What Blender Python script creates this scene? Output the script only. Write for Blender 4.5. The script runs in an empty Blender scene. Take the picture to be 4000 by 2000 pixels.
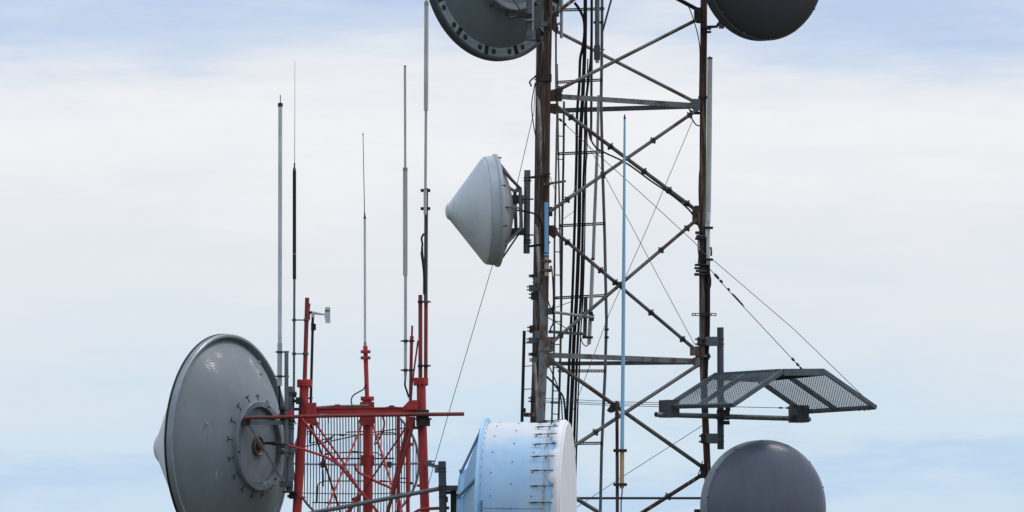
import bpy, bmesh, math, random
from mathutils import Vector, Matrix
random.seed(7)
C = bpy.context.scene
R_ = math.radians
V = Vector

# ------------------------------------------------------------------ camera
DIST = 115.0                    # camera to the grey tower, metres
CAMZ = 1.7
PITCH = R_(3.8)
LENS = 36.0 * DIST / 16.0       # 16 m across the frame at the grey tower
FPX = 250.0 * DIST              # focal length in photo pixels (photo is 4000 wide)
cam = bpy.data.cameras.new("camera"); camo = bpy.data.objects.new("camera", cam)
C.collection.objects.link(camo); C.camera = camo
cam.lens = LENS; cam.sensor_width = 36.0; cam.clip_start = 0.5; cam.clip_end = 20000
camo.location = (0, -DIST, CAMZ); camo.rotation_euler = (math.pi / 2 + PITCH, 0, 0)

# ------------------------------------------------------------------ light
SUN_EL, SUN_AZ = R_(58), R_(75)     # high and beyond the towers, to the right
w = bpy.data.worlds.new("World"); C.world = w; w.use_nodes = True
def sky():
    nt = w.node_tree; N = nt.nodes; L = nt.links; N.clear()
    out = N.new("ShaderNodeOutputWorld")
    nish = N.new("ShaderNodeTexSky"); nish.sky_type = 'NISHITA'; nish.sun_disc = False
    nish.sun_elevation = SUN_EL; nish.sun_rotation = SUN_AZ
    b1 = N.new("ShaderNodeBackground"); b1.inputs[1].default_value = 0.09
    L.new(nish.outputs[0], b1.inputs[0])
    tc = N.new("ShaderNodeTexCoord"); sep = N.new("ShaderNodeSeparateXYZ")
    L.new(tc.outputs['Generated'], sep.inputs[0])
    def noise(scale, detail, rough, loc=(0, 0, 0)):
        m = N.new("ShaderNodeMapping"); m.inputs['Scale'].default_value = scale; m.inputs['Location'].default_value = loc
        L.new(tc.outputs['Generated'], m.inputs[0])
        n = N.new("ShaderNodeTexNoise"); n.inputs['Scale'].default_value = 1.0
        n.inputs['Detail'].default_value = detail; n.inputs['Roughness'].default_value = rough
        L.new(m.outputs[0], n.inputs[0]); return n.outputs[0]
    def math_(op, a, b):
        n = N.new("ShaderNodeMath"); n.operation = op
        for i, v in enumerate((a, b)):
            if isinstance(v, (int, float)): n.inputs[i].default_value = v
            else: L.new(v, n.inputs[i])
        return n.outputs[0]
    big = noise((20, 20, 62), 5, 0.5, (3.1, 0, 1.7))
    fine = noise((42, 42, 330), 9, 0.62, (0.4, 2, 5.3))
    wob = math_('ADD', math_('MULTIPLY', math_('SUBTRACT', big, 0.5), 0.030),
                math_('MULTIPLY', math_('SUBTRACT', fine, 0.5), 0.017))
    zz = math_('ADD', sep.outputs[2], wob)
    mr = N.new("ShaderNodeMapRange"); mr.inputs['From Min'].default_value = 0.025; mr.inputs['From Max'].default_value = 0.125
    L.new(zz, mr.inputs['Value'])
    cr = N.new("ShaderNodeValToRGB"); e = cr.color_ramp
    def lin(c):
        return tuple(((v / 255) / 12.92 if v <= 10 else ((v / 255 + .055) / 1.055) ** 2.4) for v in c) + (1,)
    # thin cloud layers over pale blue, by elevation
    stops = [(0.00, (203, 223, 241)), (0.07, (205, 225, 243)), (0.115, (191, 216, 242)), (0.165, (209, 227, 242)),
             (0.28, (221, 231, 240)), (0.44, (232, 236, 241)), (0.58, (243, 244, 247)), (0.655, (232, 236, 243)),
             (0.72, (206, 220, 240)), (0.79, (188, 207, 238)), (0.9, (196, 213, 239)), (1.0, (207, 221, 240))]
    while len(e.elements) < len(stops): e.elements.new(0.5)
    for el, (p, c) in zip(e.elements, stops): el.position = p; el.color = lin(c)
    L.new(mr.outputs[0], cr.inputs[0])
    # the cloud deck is brighter overhead than along the horizon
    hi = N.new("ShaderNodeMapRange"); hi.interpolation_type = 'SMOOTHSTEP'
    hi.inputs['From Min'].default_value = 0.15; hi.inputs['From Max'].default_value = 0.8; hi.inputs['To Min'].default_value = 1.0; hi.inputs['To Max'].default_value = 1.55
    L.new(sep.outputs[2], hi.inputs['Value'])
    # the half of the sky away from the sun is duller
    dot = N.new("ShaderNodeVectorMath"); dot.operation = 'DOT_PRODUCT'
    L.new(tc.outputs['Generated'], dot.inputs[0]); dot.inputs[1].default_value = (0.5, 0.86, 0.3)
    mr2 = N.new("ShaderNodeMapRange"); mr2.interpolation_type = 'SMOOTHSTEP'
    mr2.inputs['From Min'].default_value = -0.6; mr2.inputs['From Max'].default_value = 0.8
    mr2.inputs['To Min'].default_value = 0.92; mr2.inputs['To Max'].default_value = 1.0
    L.new(dot.outputs['Value'], mr2.inputs['Value'])
    b2 = N.new("ShaderNodeBackground"); L.new(cr.outputs[0], b2.inputs[0]); L.new(math_('MULTIPLY', mr2.outputs[0], hi.outputs[0]), b2.inputs[1])
    mx = N.new("ShaderNodeMixShader"); mx.inputs[0].default_value = 0.96
    L.new(b1.outputs[0], mx.inputs[1]); L.new(b2.outputs[0], mx.inputs[2]); L.new(mx.outputs[0], out.inputs[0])
sky()
sun = bpy.data.lights.new("sun", 'SUN'); suno = bpy.data.objects.new("sun", sun); C.collection.objects.link(suno)
sun.energy = 1.6; sun.angle = R_(12); sun.color = (1, .95, .88)
sd = V((math.sin(SUN_AZ) * math.cos(SUN_EL), math.cos(SUN_AZ) * math.cos(SUN_EL), math.sin(SUN_EL)))
suno.rotation_euler = sd.to_track_quat('Z', 'Y').to_euler(); suno.location = sd * 60
C.view_settings.view_transform = 'Standard'; C.view_settings.look = 'None'
C.view_settings.exposure = 0.0; C.view_settings.gamma = 1.0

# ------------------------------------------------------------------ helpers
CP, SP = math.cos(PITCH), math.sin(PITCH)
def at(px, py, Y):
    """world point seen at photo pixel (px, py) that stands in the vertical plane y = Y"""
    a = (px - 2000) / FPX; b = (1000 - py) / FPX
    dx, dy, dz = a, CP - b * SP, SP + b * CP
    t = (Y + DIST) / dy
    return V((dx * t, Y, CAMZ + dz * t))
def sz(px, Y): return px * (Y + DIST) / FPX

class MB:
    def __init__(s): s.v = []; s.f = []
    def tube(s, pts, r, seg=12, caps=True):
        n = len(pts); rs = r if isinstance(r, (list, tuple)) else [r] * n
        b = len(s.v); t0 = None; u = None
        for i, p in enumerate(pts):
            t = (pts[min(i + 1, n - 1)] - pts[max(i - 1, 0)])
            if t.length < 1e-9: t = t0 or V((0, 0, 1))
            t = t.normalized()
            if u is None:
                u = t.orthogonal().normalized()
            else:
                u = (u - t * u.dot(t))
                u = u.normalized() if u.length > 1e-6 else t.orthogonal().normalized()
            wv = t.cross(u); t0 = t
            for k in range(seg):
                a = 2 * math.pi * k / seg
                s.v.append(p + (u * math.cos(a) + wv * math.sin(a)) * rs[i])
        for i in range(n - 1):
            for k in range(seg):
                k2 = (k + 1) % seg
                s.f.append((b + i * seg + k, b + i * seg + k2, b + (i + 1) * seg + k2, b + (i + 1) * seg + k))
        if caps:
            s.f.append(tuple(b + k for k in reversed(range(seg))))
            s.f.append(tuple(b + (n - 1) * seg + k for k in range(seg)))
        return s
    def hollow(s, p, q, r, t=0.15, seg=16):
        """open ended pipe with a wall"""
        ax = (q - p).normalized(); L = (q - p).length
        return s.lathe([(r * (1 - t), 0.0), (r, 0.0), (r, L), (r * (1 - t), L), (r * (1 - t), L - 3 * r), (0, L - 3 * r)], p, ax, seg)
    def box(s, c, ax, ay, az):
        b = len(s.v)
        for i in (-1, 1):
            for j in (-1, 1):
                for k in (-1, 1): s.v.append(c + ax * i + ay * j + az * k)
        for q in ((0, 1, 3, 2), (4, 6, 7, 5), (0, 4, 5, 1), (2, 3, 7, 6), (0, 2, 6, 4), (1, 5, 7, 3)):
            s.f.append(tuple(b + i for i in q))
        return s
    def bar(s, p, q, wd, ht, up=V((0, 0, 1))):
        d = q - p; L = d.length; d = d.normalized(); side = d.cross(up)
        side = side.normalized() if side.length > 1e-6 else d.orthogonal().normalized()
        u = side.cross(d)
        return s.box((p + q) / 2, d * L / 2, side * wd / 2, u * ht / 2)
    def angle(s, p, q, leg, t=0.008, up=V((0, 0, 1))):
        """L-section iron: vertical flange facing the viewer, horizontal flange behind its top"""
        d = (q - p).normalized(); side = d.cross(up).normalized(); u = side.cross(d)
        s.bar(p, q, t, leg, up)
        o = -side * (leg / 2 + t * .5) + u * (leg / 2 - t / 2)
        s.bar(p + o, q + o, leg - .002, t, up)
        return s
    def pbox(s, x0, y0, x1, y1, Y, t):
        a = at(x0, y0, Y); b = at(x1, y1, Y); c = (a + b) / 2
        return s.box(c, V((abs(b.x - a.x) / 2, 0, 0)), V((0, t / 2, 0)), V((0, 0, abs(b.z - a.z) / 2)))
    def lathe(s, prof, o, axis, seg=48, closed=False, a0=0.0, a1=2 * math.pi):
        axis = axis.normalized()
        u = V((0, 0, 1)) - axis * axis.z
        u = u.normalized() if u.length > 1e-4 else axis.orthogonal().normalized()
        wv = axis.cross(u); b = len(s.v); full = abs(a1 - a0 - 2 * math.pi) < 1e-6
        ns = seg if full else seg + 1
        idx = []
        for (r, d) in prof:
            row = []
            if r < 1e-6:
                s.v.append(o + axis * d); row = [len(s.v) - 1] * ns
            else:
                for k in range(ns):
                    a = a0 + (a1 - a0) * k / seg
                    s.v.append(o + axis * d + (u * math.cos(a) + wv * math.sin(a)) * r); row.append(len(s.v) - 1)
            idx.append(row)
        pr = list(range(len(prof))) + ([0] if closed else [])
        for i, j in zip(pr[:-1], pr[1:]):
            for k in range(seg):
                k2 = (k + 1) % ns
                q = [idx[i][k], idx[i][k2], idx[j][k2], idx[j][k]]
                q2 = []
                for x in q:
                    if x not in q2: q2.append(x)
                if len(q2) > 2: s.f.append(tuple(q2))
        if closed and not full:
            s.f.append(tuple(idx[i][0] for i in range(len(prof))))
            s.f.append(tuple(idx[i][ns - 1] for i in reversed(range(len(prof)))))
        return s
    def prism(s, pts, off):
        """flat outline (world points) given a thickness vector"""
        b = len(s.v); n = len(pts)
        s.v += [p - off / 2 for p in pts] + [p + off / 2 for p in pts]
        s.f.append(tuple(b + i for i in range(n))); s.f.append(tuple(b + n + i for i in reversed(range(n))))
        for i in range(n): s.f.append((b + i, b + (i + 1) % n, b + n + (i + 1) % n, b + n + i))
        return s
    def build(s, name, mat, parent=None, label=None, kind=None):
        me = bpy.data.meshes.new(name)
        off = V((0, 0, 0)); p = parent
        while p is not None: off += p.location; p = p.parent
        if parent is None:
            lo = V((sum(v.x for v in s.v) / len(s.v), sum(v.y for v in s.v) / len(s.v), min(v.z for v in s.v)))
            off = lo
        me.from_pydata([tuple(v - off) for v in s.v], [], s.f); me.update()
        bm = bmesh.new(); bm.from_mesh(me); bmesh.ops.recalc_face_normals(bm, faces=bm.faces); bm.to_mesh(me); bm.free()
        me.polygons.foreach_set("use_smooth", [True] * len(me.polygons))
        me.set_sharp_from_angle(angle=R_(38))
        me.materials.append(mat)
        o = bpy.data.objects.new(name, me); C.collection.objects.link(o)
        if parent is None: o.location = off
        else: o.parent = parent
        if label: o["label"] = label
        if kind: o["kind"] = kind
        return o
def thing(name, label, cat, loc, group=None):
    o = bpy.data.objects.new(name, None); C.collection.objects.link(o)
    o.empty_display_size = .2; o.location = loc
    o["label"] = label; o["category"] = cat
    if group: o["group"] = group
    return o
def tag(o, label, cat, group=None):
    o["label"] = label; o["category"] = cat
    if group: o["group"] = group
    return o
def pts(l, Y):
    return [at(p[0], p[1], p[2] if len(p) > 2 else Y) for p in l]
def smooth(ps, n=6):
    """Catmull-Rom through world points"""
    if len(ps) < 3: return ps
    out = []
    q = [ps[0] * 2 - ps[1]] + ps + [ps[-1] * 2 - ps[-2]]
    for i in range(1, len(q) - 2):
        for k in range(n):
            t = k / n; a, b, c, d = q[i - 1], q[i], q[i + 1], q[i + 2]
            out.append(.5 * (2 * b + (c - a) * t + (2 * a - 5 * b + 4 * c - d) * t * t + (3 * b - a - 3 * c + d) * t ** 3))
    out.append(ps[-1]); return out
def T(m, l, d, Y=0, seg=12, curve=False):
    ps = pts(l, Y)
    if isinstance(d, (list, tuple)): r = [sz(x, p.y) / 2 for x, p in zip(d, ps)]
    else: r = sz(d, Y) / 2
    if curve: ps = smooth(ps)
    return m.tube(ps, r, seg)
def toground(p, q):
    """carry the line p->q on to the ground"""
    t = (q.z + .3) / max(1e-6, (p.z - q.z)); return q + (q - p) * t

# ------------------------------------------------------------------ materials
def lin8(c): return tuple(((v / 255) / 12.92 if v <= 10 else ((v / 255 + .055) / 1.055) ** 2.4) for v in c) + (1,)
def mat(name, base, rough=.6, *a_, **k_):
    return mat_(name, base, rough, *a_, **k_)
def mat_(name, base, rough=.6, metal=0., second=None, amount=.5, scale=(6, 6, 6), thr=(.45, .65), third=None, third_thr=(.6, .75), third_scale=(14, 14, 3), bump=.0, var=.12, spec=.4, detail=6, bleach=None, scuffs=()):
    """base paint or metal, mottled, with up to two layers of wear that follow noise"""
    m = bpy.data.materials.new(name); m.use_nodes = True
    nt = m.node_tree; N = nt.nodes; L = nt.links
    b = N["Principled BSDF"]; b.inputs['Roughness'].default_value = rough; b.inputs['Metallic'].default_value = metal
    b.inputs['Specular IOR Level'].default_value = spec
    tc = N.new("ShaderNodeTexCoord")
    def noise(sc, det=detail, rg=.6, loc=(0, 0, 0)):
        mp = N.new("ShaderNodeMapping"); mp.inputs['Scale'].default_value = sc; mp.inputs['Location'].default_value = loc
        L.new(tc.outputs['Object'], mp.inputs[0])
        n = N.new("ShaderNodeTexNoise"); n.inputs['Scale'].default_value = 1; n.inputs['Detail'].default_value = det; n.inputs['Roughness'].default_value = rg
        L.new(mp.outputs[0], n.inputs[0]); return n.outputs[0]
    def mixc(fac, a, c):
        x = N.new("ShaderNodeMix"); x.data_type = 'RGBA'
        L.new(fac, x.inputs[0])
        if isinstance(a, tuple): x.inputs[6].default_value = a
        else: L.new(a, x.inputs[6])
        x.inputs[7].default_value = c; return x.outputs[2]
    def band(src, lo, hi, top=1.):
        r = N.new("ShaderNodeMapRange"); r.interpolation_type = 'SMOOTHSTEP'
        r.inputs['From Min'].default_value = lo; r.inputs['From Max'].default_value = hi; r.inputs['To Max'].default_value = top
        L.new(src, r.inputs['Value']); return r.outputs[0]
    base = tuple(base) + (1,)
    dark = tuple(v * (1 - 2.2 * var) for v in base[:3]) + (1,)
    col = mixc(band(noise((3, 3, 1.6), 5, .6, (7, 1, 3)), .35, .7), base, dark)
    if second: col = mixc(band(noise(scale), thr[0], thr[1], amount), col, tuple(second) + (1,))
    if third: col = mixc(band(noise(third_scale, 6, .65, (3, 8, 1)), *third_thr), col, tuple(third) + (1,))
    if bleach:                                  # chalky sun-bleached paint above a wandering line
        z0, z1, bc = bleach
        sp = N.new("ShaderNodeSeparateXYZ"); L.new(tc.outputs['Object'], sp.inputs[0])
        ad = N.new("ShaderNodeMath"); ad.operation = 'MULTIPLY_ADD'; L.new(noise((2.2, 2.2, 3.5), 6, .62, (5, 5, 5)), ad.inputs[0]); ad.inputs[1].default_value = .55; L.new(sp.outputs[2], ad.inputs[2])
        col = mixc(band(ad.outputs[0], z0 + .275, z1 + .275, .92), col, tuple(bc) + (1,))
    for (ctr, rad, sc) in scuffs:               # rubbed white scratches in one patch
        di = N.new("ShaderNodeVectorMath"); di.operation = 'DISTANCE'; L.new(tc.outputs['Object'], di.inputs[0]); di.inputs[1].default_value = ctr
        fall = N.new("ShaderNodeMapRange"); fall.interpolation_type = 'SMOOTHSTEP'; fall.inputs['From Min'].default_value = rad; fall.inputs['From Max'].default_value = rad * .15
        L.new(di.outputs['Value'], fall.inputs['Value'])
        mu = N.new("ShaderNodeMath"); mu.operation = 'MULTIPLY'; L.new(band(noise(sc, 5, .6), .48, .62), mu.inputs[0]); L.new(fall.outputs[0], mu.inputs[1])
        col = mixc(mu.outputs[0], col, (.62, .61, .58, 1))
    L.new(col, b.inputs['Base Color'])
    rr = N.new("ShaderNodeMapRange"); rr.inputs['To Min'].default_value = max(.05, rough - .12); rr.inputs['To Max'].default_value = min(1, rough + .15)
    L.new(noise((9, 9, 5), 4), rr.inputs['Value']); L.new(rr.outputs[0], b.inputs['Roughness'])
    if bump:
        bp = N.new("ShaderNodeBump"); bp.inputs['Strength'].default_value = bump; bp.inputs['Distance'].default_value = .004
        L.new(noise((40, 40, 25), 5), bp.inputs['Height']); L.new(bp.outputs[0], b.inputs['Normal'])
    return m
RUST = mat("rusted_steel", (.095, .048, .032), .8, .1, (.25, .21, .17), .75, (16, 16, 1.1), (.50, .62), (.018, .014, .013), (.49, .62), (24, 24, 1.4), .5)
RUSTG = mat("rusty_galvanised", (.21, .22, .22), .65, .2, (.13, .065, .038), .9, (7, 7, 5), (.50, .62), (.05, .038, .032), (.62, .75), (18, 18, 4), .3)
BRACE = mat("stained_brace_steel", (.165, .165, .158), .65, .2, (.105, .056, .036), .9, (2.2, 2.2, 2.2), (.48, .62), (.035, .03, .027), (.58, .74), (9, 9, 9), .3)
GALV = mat("weathered_galvanised", (.155, .17, .185), .55, .35, (.085, .09, .095), .7, (9, 9, 2), (.45, .7), None, bump=.2)
GALVL = mat("bright_galvanised", (.36, .38, .40), .5, .3, (.22, .23, .24), .6, (12, 12, 3), (.45, .7))
GALVD = mat("dark_galvanised", (.085, .095, .105), .6, .3, (.05, .05, .05), .7, (9, 9, 3), (.45, .7))
BLACK = mat("black_cable", (.008, .008, .010), .6, 0, (.02, .02, .02), .6, (8, 8, 2), spec=.25)
IRON = mat("blackened_iron", (.035, .03, .029), .7, .2, (.09, .05, .035), .7, (20, 20, 12), (.5, .65))
RED = mat("red_tower_paint", (.50, .042, .040), .6, 0, (.36, .034, .031), .8, (6, 6, 1.2), (.42, .66), (.17, .06, .042), (.59, .74), (18, 18, 3.5), .15)
REDD = mat("faded_dark_red_paint", (.33, .040, .036), .6, 0, (.22, .032, .030), .7, (8, 8, 2), (.4, .7), (.13, .055, .042), (.64, .8), (24, 24, 3), .1)
REDR = mat("rusting_red_pipe", (.27, .04, .034), .6, .05, (.055, .032, .027), .95, (1.1, 9, 9), (.42, .60), (.36, .15, .13), (.60, .72), (1.6, 14, 14), .2)
WHITE = mat("white_fibreglass", (.62, .64, .66), .45, 0, (.50, .51, .51), .6, (12, 12, 1.2), (.45, .7))
WHITEG = mat("weathered_fibreglass", (.50, .50, .49), .5, 0, (.40, .39, .37), .7, (14, 14, 1.2), (.45, .7))
BEIGE = mat("beige_fibreglass", (.38, .34, .30), .55, 0, (.25, .19, .15), .7, (16, 16, 2), (.5, .66))
PLASTIC = mat("black_rubber", (.010, .010, .011), .5)
RIMG = mat("grey_rim_metal", (.27, .30, .32), .4, .3, (.19, .21, .225), .7, (5, 5, 5), (.45, .7))
HUBG = mat("grey_hub_metal", (.21, .235, .255), .5, .2, (.14, .15, .16), .8, (5, 5, 3), (.42, .66), bump=.1)
RADW = mat("pale_radome", (.60, .60, .63), .5, 0, (.53, .53, .55), .6, (3, 3, 2), (.4, .7), var=.04)
RADC = mat("grey_white_radome", (.56, .595, .62), .45, 0, (.40, .40, .39), .7, (7, 7, .7), (.52, .72), (.30, .30, .29), (.69, .82), (12, 12, 1.6), var=.05)
SHROUD = mat("grey_white_shroud", (.44, .475, .50), .45, 0, (.36, .38, .40), .6, (4, 4, 1.5), (.4, .7), var=.06)
BOWL = mat("warm_grey_bowl", (.34, .33, .32), .55, 0, (.25, .24, .23), .6, (5, 5, 2), (.4, .7), var=.08)
DISHD = mat("dark_green_grey_dish", (.135, .165, .17), .5, .05, (.11, .125, .13), .6, (1.5, 1.5, .8), (.4, .7), var=.06)
RINGD = mat("grey_ring_plate", (.27, .30, .305), .5, .1, (.2, .22, .22), .7, (6, 6, 3), (.4, .7))
HOLE_SHADE = mat("painted_hole_shade", (.018, .024, .028), .7)  # near-black colour painted in for the shade inside rim holes and gaps
RADD = mat("dark_slate_radome", (.100, .110, .146), .34, 0, (.080, .088, .115), .7, (4, 4, .6), (.46, .72), (.15, .155, .175), (.68, .84), (9, 9, 1.0), var=.04, spec=.55)
RADE = mat("shaded_radome", (.034, .034, .039), .36, 0, (.030, .030, .034), .6, (1.2, 1.2, .7), (.4, .7), var=.02)  # darker copy of the radome colour, shade of the downward-facing dome painted in
BLUE = mat("pale_blue_paint", (.34, .56, .78), .5, 0, (.45, .60, .72), .5, (1.6, 1.6, .7), (.45, .72), None, var=.04)
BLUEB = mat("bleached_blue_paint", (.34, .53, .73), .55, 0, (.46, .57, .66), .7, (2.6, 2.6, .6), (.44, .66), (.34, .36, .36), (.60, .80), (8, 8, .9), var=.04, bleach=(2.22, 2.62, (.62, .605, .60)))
BLUES = mat("blue_strut_paint", (.22, .37, .50), .5, 0, (.13, .20, .26), .7, (8, 8, 8), (.5, .7))
BLUEA = mat("sky_blue_fibreglass", (.20, .42, .66), .4, 0, (.26, .47, .68), .6, (10, 10, 1.5), (.4, .7), var=.05)
BLUEL = mat("blue_grey_fibreglass", (.31, .56, .74), .4, 0, (.26, .49, .66), .6, (10, 10, 1.2), (.4, .7), var=.05)
NAVY = mat("navy_band", (.03, .09, .20), .45)
TAN = mat("tan_fibreglass", (.60, .38, .20), .55, 0, (.48, .31, .18), .7, (12, 12, 2), (.45, .7))
CLOTH = mat("white_radome_cloth", (.72, .70, .705), .75, 0, (.64, .62, .63), .5, (3, 3, 1.5), (.45, .7), var=.03, bump=.15)
ORANGE = mat("rust_streak_strip", (.42, .48, .50), .7, 0, (.42, .25, .10), .85, (9, 9, 2.5), (.46, .60), (.36, .52, .66), (.50, .62), (5, 5, 4), var=.05)
BRASS = mat("rusted_feed_plate", (.16, .11, .07), .6, .3, (.05, .035, .03), .8, (16, 16, 16), (.45, .65))
WIRE = mat("steel_wire", (.10, .10, .11), .5, .5)
GRID = mat("grid_bar_metal", (.20, .21, .215), .5, .3, (.10, .10, .10), .6, (9, 9, 2), (.45, .7))
SHIELD = mat("shield_galvanised", (.115, .14, .155), .5, .4, (.07, .08, .09), .7, (8, 8, 8), (.45, .7))
GRASS = mat("dry_hilltop_grass", (.055, .06, .03), .95, 0, (.10, .085, .05), .8, (.15, .15, .15), (.4, .65), (.14, .12, .09), (.62, .75), (1.5, 1.5, 1.5))
DIRTR = mat("rust_brown_box", (.06, .03, .025), .8, .1, (.13, .13, .13), .6, (12, 12, 8), (.5, .65))

# ------------------------------------------------------------------ ground
def ground():
    n = 60; m = MB(); S = 6000.0
    def co(i):
        t = i / n * 2 - 1; return math.copysign(abs(t) ** 3, t) * S
    for i in range(n + 1):
        for j in range(n + 1):
            x, y = co(i), co(j) ; d = math.hypot(x, y)
            h = -.12 + .12 * math.sin(x * .07) * math.cos(y * .05) if d < 160 else -.15 - (d - 160) * .004
            m.v.append(V((x, y, h)))
    for i in range(n):
        for j in range(n):
            a = i * (n + 1) + j; m.f.append((a, a + n + 1, a + n + 2, a + 1))
    o = m.build("ground", GRASS); o["kind"] = "structure"; o["label"] = "dry grass hilltop under the towers"
ground()

# ================================================================== GREY LATTICE TOWER
YN, YF = -1.3, 1.3            # near left leg, far left leg; the right leg stands at 0
def yf(x): return YN + (0 - YN) * (x - 2133) / (2746 - 2133)      # depth of the front face at pixel x
def yb(x): return YF + (0 - YF) * (x - 2105) / (2746 - 2105)      # depth of the rear face
tower = thing("lattice_tower", "tall rusty grey steel lattice tower with X braces, right of centre", "tower", at(2430, 3320, 0))
def leg(poly, Y, d, m_up, m_low=None, split=None):
    ps = pts(poly, Y); ps = ps[:-1] + [ps[-1], toground(ps[-2], ps[-1])]
    r = sz(d, Y) / 2
    if m_low is None:
        return MB().tube(ps, r, 18).build("leg", m_up, tower)
    a = MB().tube(ps[:split + 1], r, 18)
    a.tube(ps[split:], r * 1.03, 18)
    return a.build("leg", m_up, tower)
L1u = MB(); T(L1u, [(2147, -260), (2133, 520), (2128, 1080)], 32, YN, 18)
l1 = L1u.build("leg", RUST, tower)
L1l = MB(); ps = pts([(2128, 1076), (2121, 1440), (2114, 1610)], YN); ps.append(toground(ps[1], ps[2])); L1l.tube(ps, sz(33, YN) / 2, 18)
l1b = L1l.build("leg", RUSTG, tower, "grey lower length of the near left leg")
f = MB(); p = at(2125, 1362, YN); f.tube([p - V((0, 0, .03)), p + V((0, 0, .03))], sz(44, YN) / 2, 16)
for k in range(8):
    a = k * math.pi / 4; q = p + V((math.cos(a), math.sin(a), 0)) * sz(37, YN) / 2
    f.tube([q - V((0, 0, .06)), q + V((0, 0, .06))], .010, 6)
f.build("flange", RUSTG, l1b)
l2 = leg([(2116, -260), (2094, 1440), (2088, 1610)], YF, 32, RUST)
l3 = leg([(2751, -260), (2744, 900), (2745, 1400), (2762, 1800)], 0, 27, RUST)
f = MB(); p = at(2746, 1392, 0); f.tube([p - V((0, 0, .02)), p + V((0, 0, .02))], .12, 16)
for k in range(8):
    a = k * math.pi / 4; q = p + V((math.cos(a), math.sin(a), 0)) * .095
    f.tube([q - V((0, 0, .05)), q + V((0, 0, .05))], .010, 6)
f.build("flange", RUST, l3)

def clampring(m, p, d, r):
    m.tube([p - d * .035, p + d * .035], r * 1.28, 12)
    s = d.cross(V((0, 1, 0))).normalized()
    m.box(p - s * r * 1.5, s * r * .6, d * .02, V((0, .03, 0)))
    m.tube([p + s * r * 1.2, p + s * r * 2.1], .012, 6)
def brace(a, b, face, d=15, off=0., clamps=(), material=BRACE):
    pa = at(a[0], a[1], face(a[0]) + off); pb = at(b[0], b[1], face(b[0]) + off)
    o = MB().tube([pa, pb], sz(d, 0) / 2, 14).build("brace", material, tower)
    dr = (pb - pa).normalized()
    for t in clamps:
        m = MB(); clampring(m, pa.lerp(pb, t), dr, sz(d, 0) / 2); m.build("clamp", IRON, o)
    return o
brace((2150, 69), (2330, -72), yf, 15, .0, (.12,), RUST)
brace((2165, 117), (2722, 402), yb, 14, .0, (), BRACE)
brace((2172, 356), (2722, 77), yf, 14, -.0, (.03,), BRACE)
brace((2640, -8), (2722, 36), yf, 16, .05, (), IRON)
brace((2176, 416), (2722, 823), yf, 15, .045, (.10, .38, .62, .8, .93), BRACE)
brace((2145, 828), (2722, 430), yf, 14, -.045, (.12, .36, .70, .95), BRACE)
brace((2160, 898), (2722, 1371), yf, 14, .045, (.10, .33, .43, .68, .9), BRACE)
brace((2155, 1338), (2722, 858), yf, 14, -.045, (.06, .47, .75, .93), BRACE)
brace((2136, 1396), (2750, 1829), yf, 16, .045, (), BRACE)
brace((2105, 1832), (2730, 1424), yf, 15, -.045, (.35,), BRACE)
brace((2100, 1856), (2790, 2275), yf, 16, .045, (), BRACE)
brace((2085, 2270), (2755, 1847), yf, 16, -.045, (.78,), RUST)
# the side between the two left legs, seen edge on
for (y0, y1) in ((-60, 380), (380, 880), (880, 1400), (1400, 1860)):
    for s in (0, 1):
        a = at(2140 - y0 * .016, y0 if s else y1, YN + .06); b = at(2108 - y0 * .015, y1 if s else y0, YF - .06)
        MB().tube([a, b], .028, 10).build("brace", BRACE, tower)
def beam(a, b, face, h, material):
    pa = at(a[0], a[1], face(a[0])); pb = at(b[0], b[1], face(b[0]))
    return MB().angle(pa, pb, sz(h, 0)).build("beam", material, tower)
beam((2150, 375), (2722, 413), yf, 20, RUSTG)
beam((2118, 434), (2722, 415), yb, 19, GALVD)
beam((2140, 1387), (2728, 1411), yf, 20, RUSTG)
beam((2105, 1421), (2728, 1416), yb, 16, GALVD)
b_ = MB(); T(b_, [(2100, 1946, 1.0), (2765, 1946, .1)], 10); b_.build("beam", GALVD, tower)
def gusset(poly, Y, t, material, holes=()):
    m = MB().prism([at(x, y, Y) for x, y in poly], V((0, t, 0)))
    for x, y in holes:
        q = at(x, y, Y); m.tube([q - V((0, t / 2 + .02, 0)), q + V((0, .0, 0))], .014, 6)
    return m.build("gusset", material, tower)
gusset([(2711, 29), (2740, 29), (2740, 91), (2722, 91), (2711, 78)], -.05, .03, IRON, [(2718, 45), (2718, 70)])
gusset([(2703, 386), (2735, 386), (2735, 433), (2712, 433), (2697, 420), (2697, 395)], -.10, .02, GALV, [(2706, 400), (2722, 398), (2712, 420)])
gusset([(2688, 424), (2712, 436), (2735, 436), (2735, 447), (2700, 447)], -.06, .03, IRON)
gusset([(2704, 812), (2716, 803), (2735, 803), (2735, 905), (2724, 880), (2704, 872)], -.06, .03, RUST, [(2712, 820), (2714, 860), (2724, 840)])
gusset([(2695, 1354), (2752, 1352), (2752, 1390), (2695, 1389)], -.09, .04, RUST, [(2703, 1362), (2703, 1380), (2720, 1372)])
gusset([(2707, 1396), (2735, 1396), (2735, 1432), (2718, 1440), (2707, 1425)], -.08, .03, RUSTG)
gusset([(2736, 1812), (2752, 1812), (2756, 1868), (2736, 1868)], -.07, .04, RUST)
gusset([(2150, 352), (2180, 345), (2196, 366), (2196, 396), (2150, 396)], YN + .02, .03, RUST, [(2182, 362), (2182, 384), (2168, 374)])
gusset([(2145, 405), (2180, 405), (2186, 425), (2170, 447), (2145, 440)], YN + .02, .03, RUST, [(2165, 420)])
gusset([(2140, 55), (2166, 55), (2182, 112), (2175, 135), (2140, 100)], YN + .02, .03, RUST, [(2160, 75), (2165, 115)])
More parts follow.
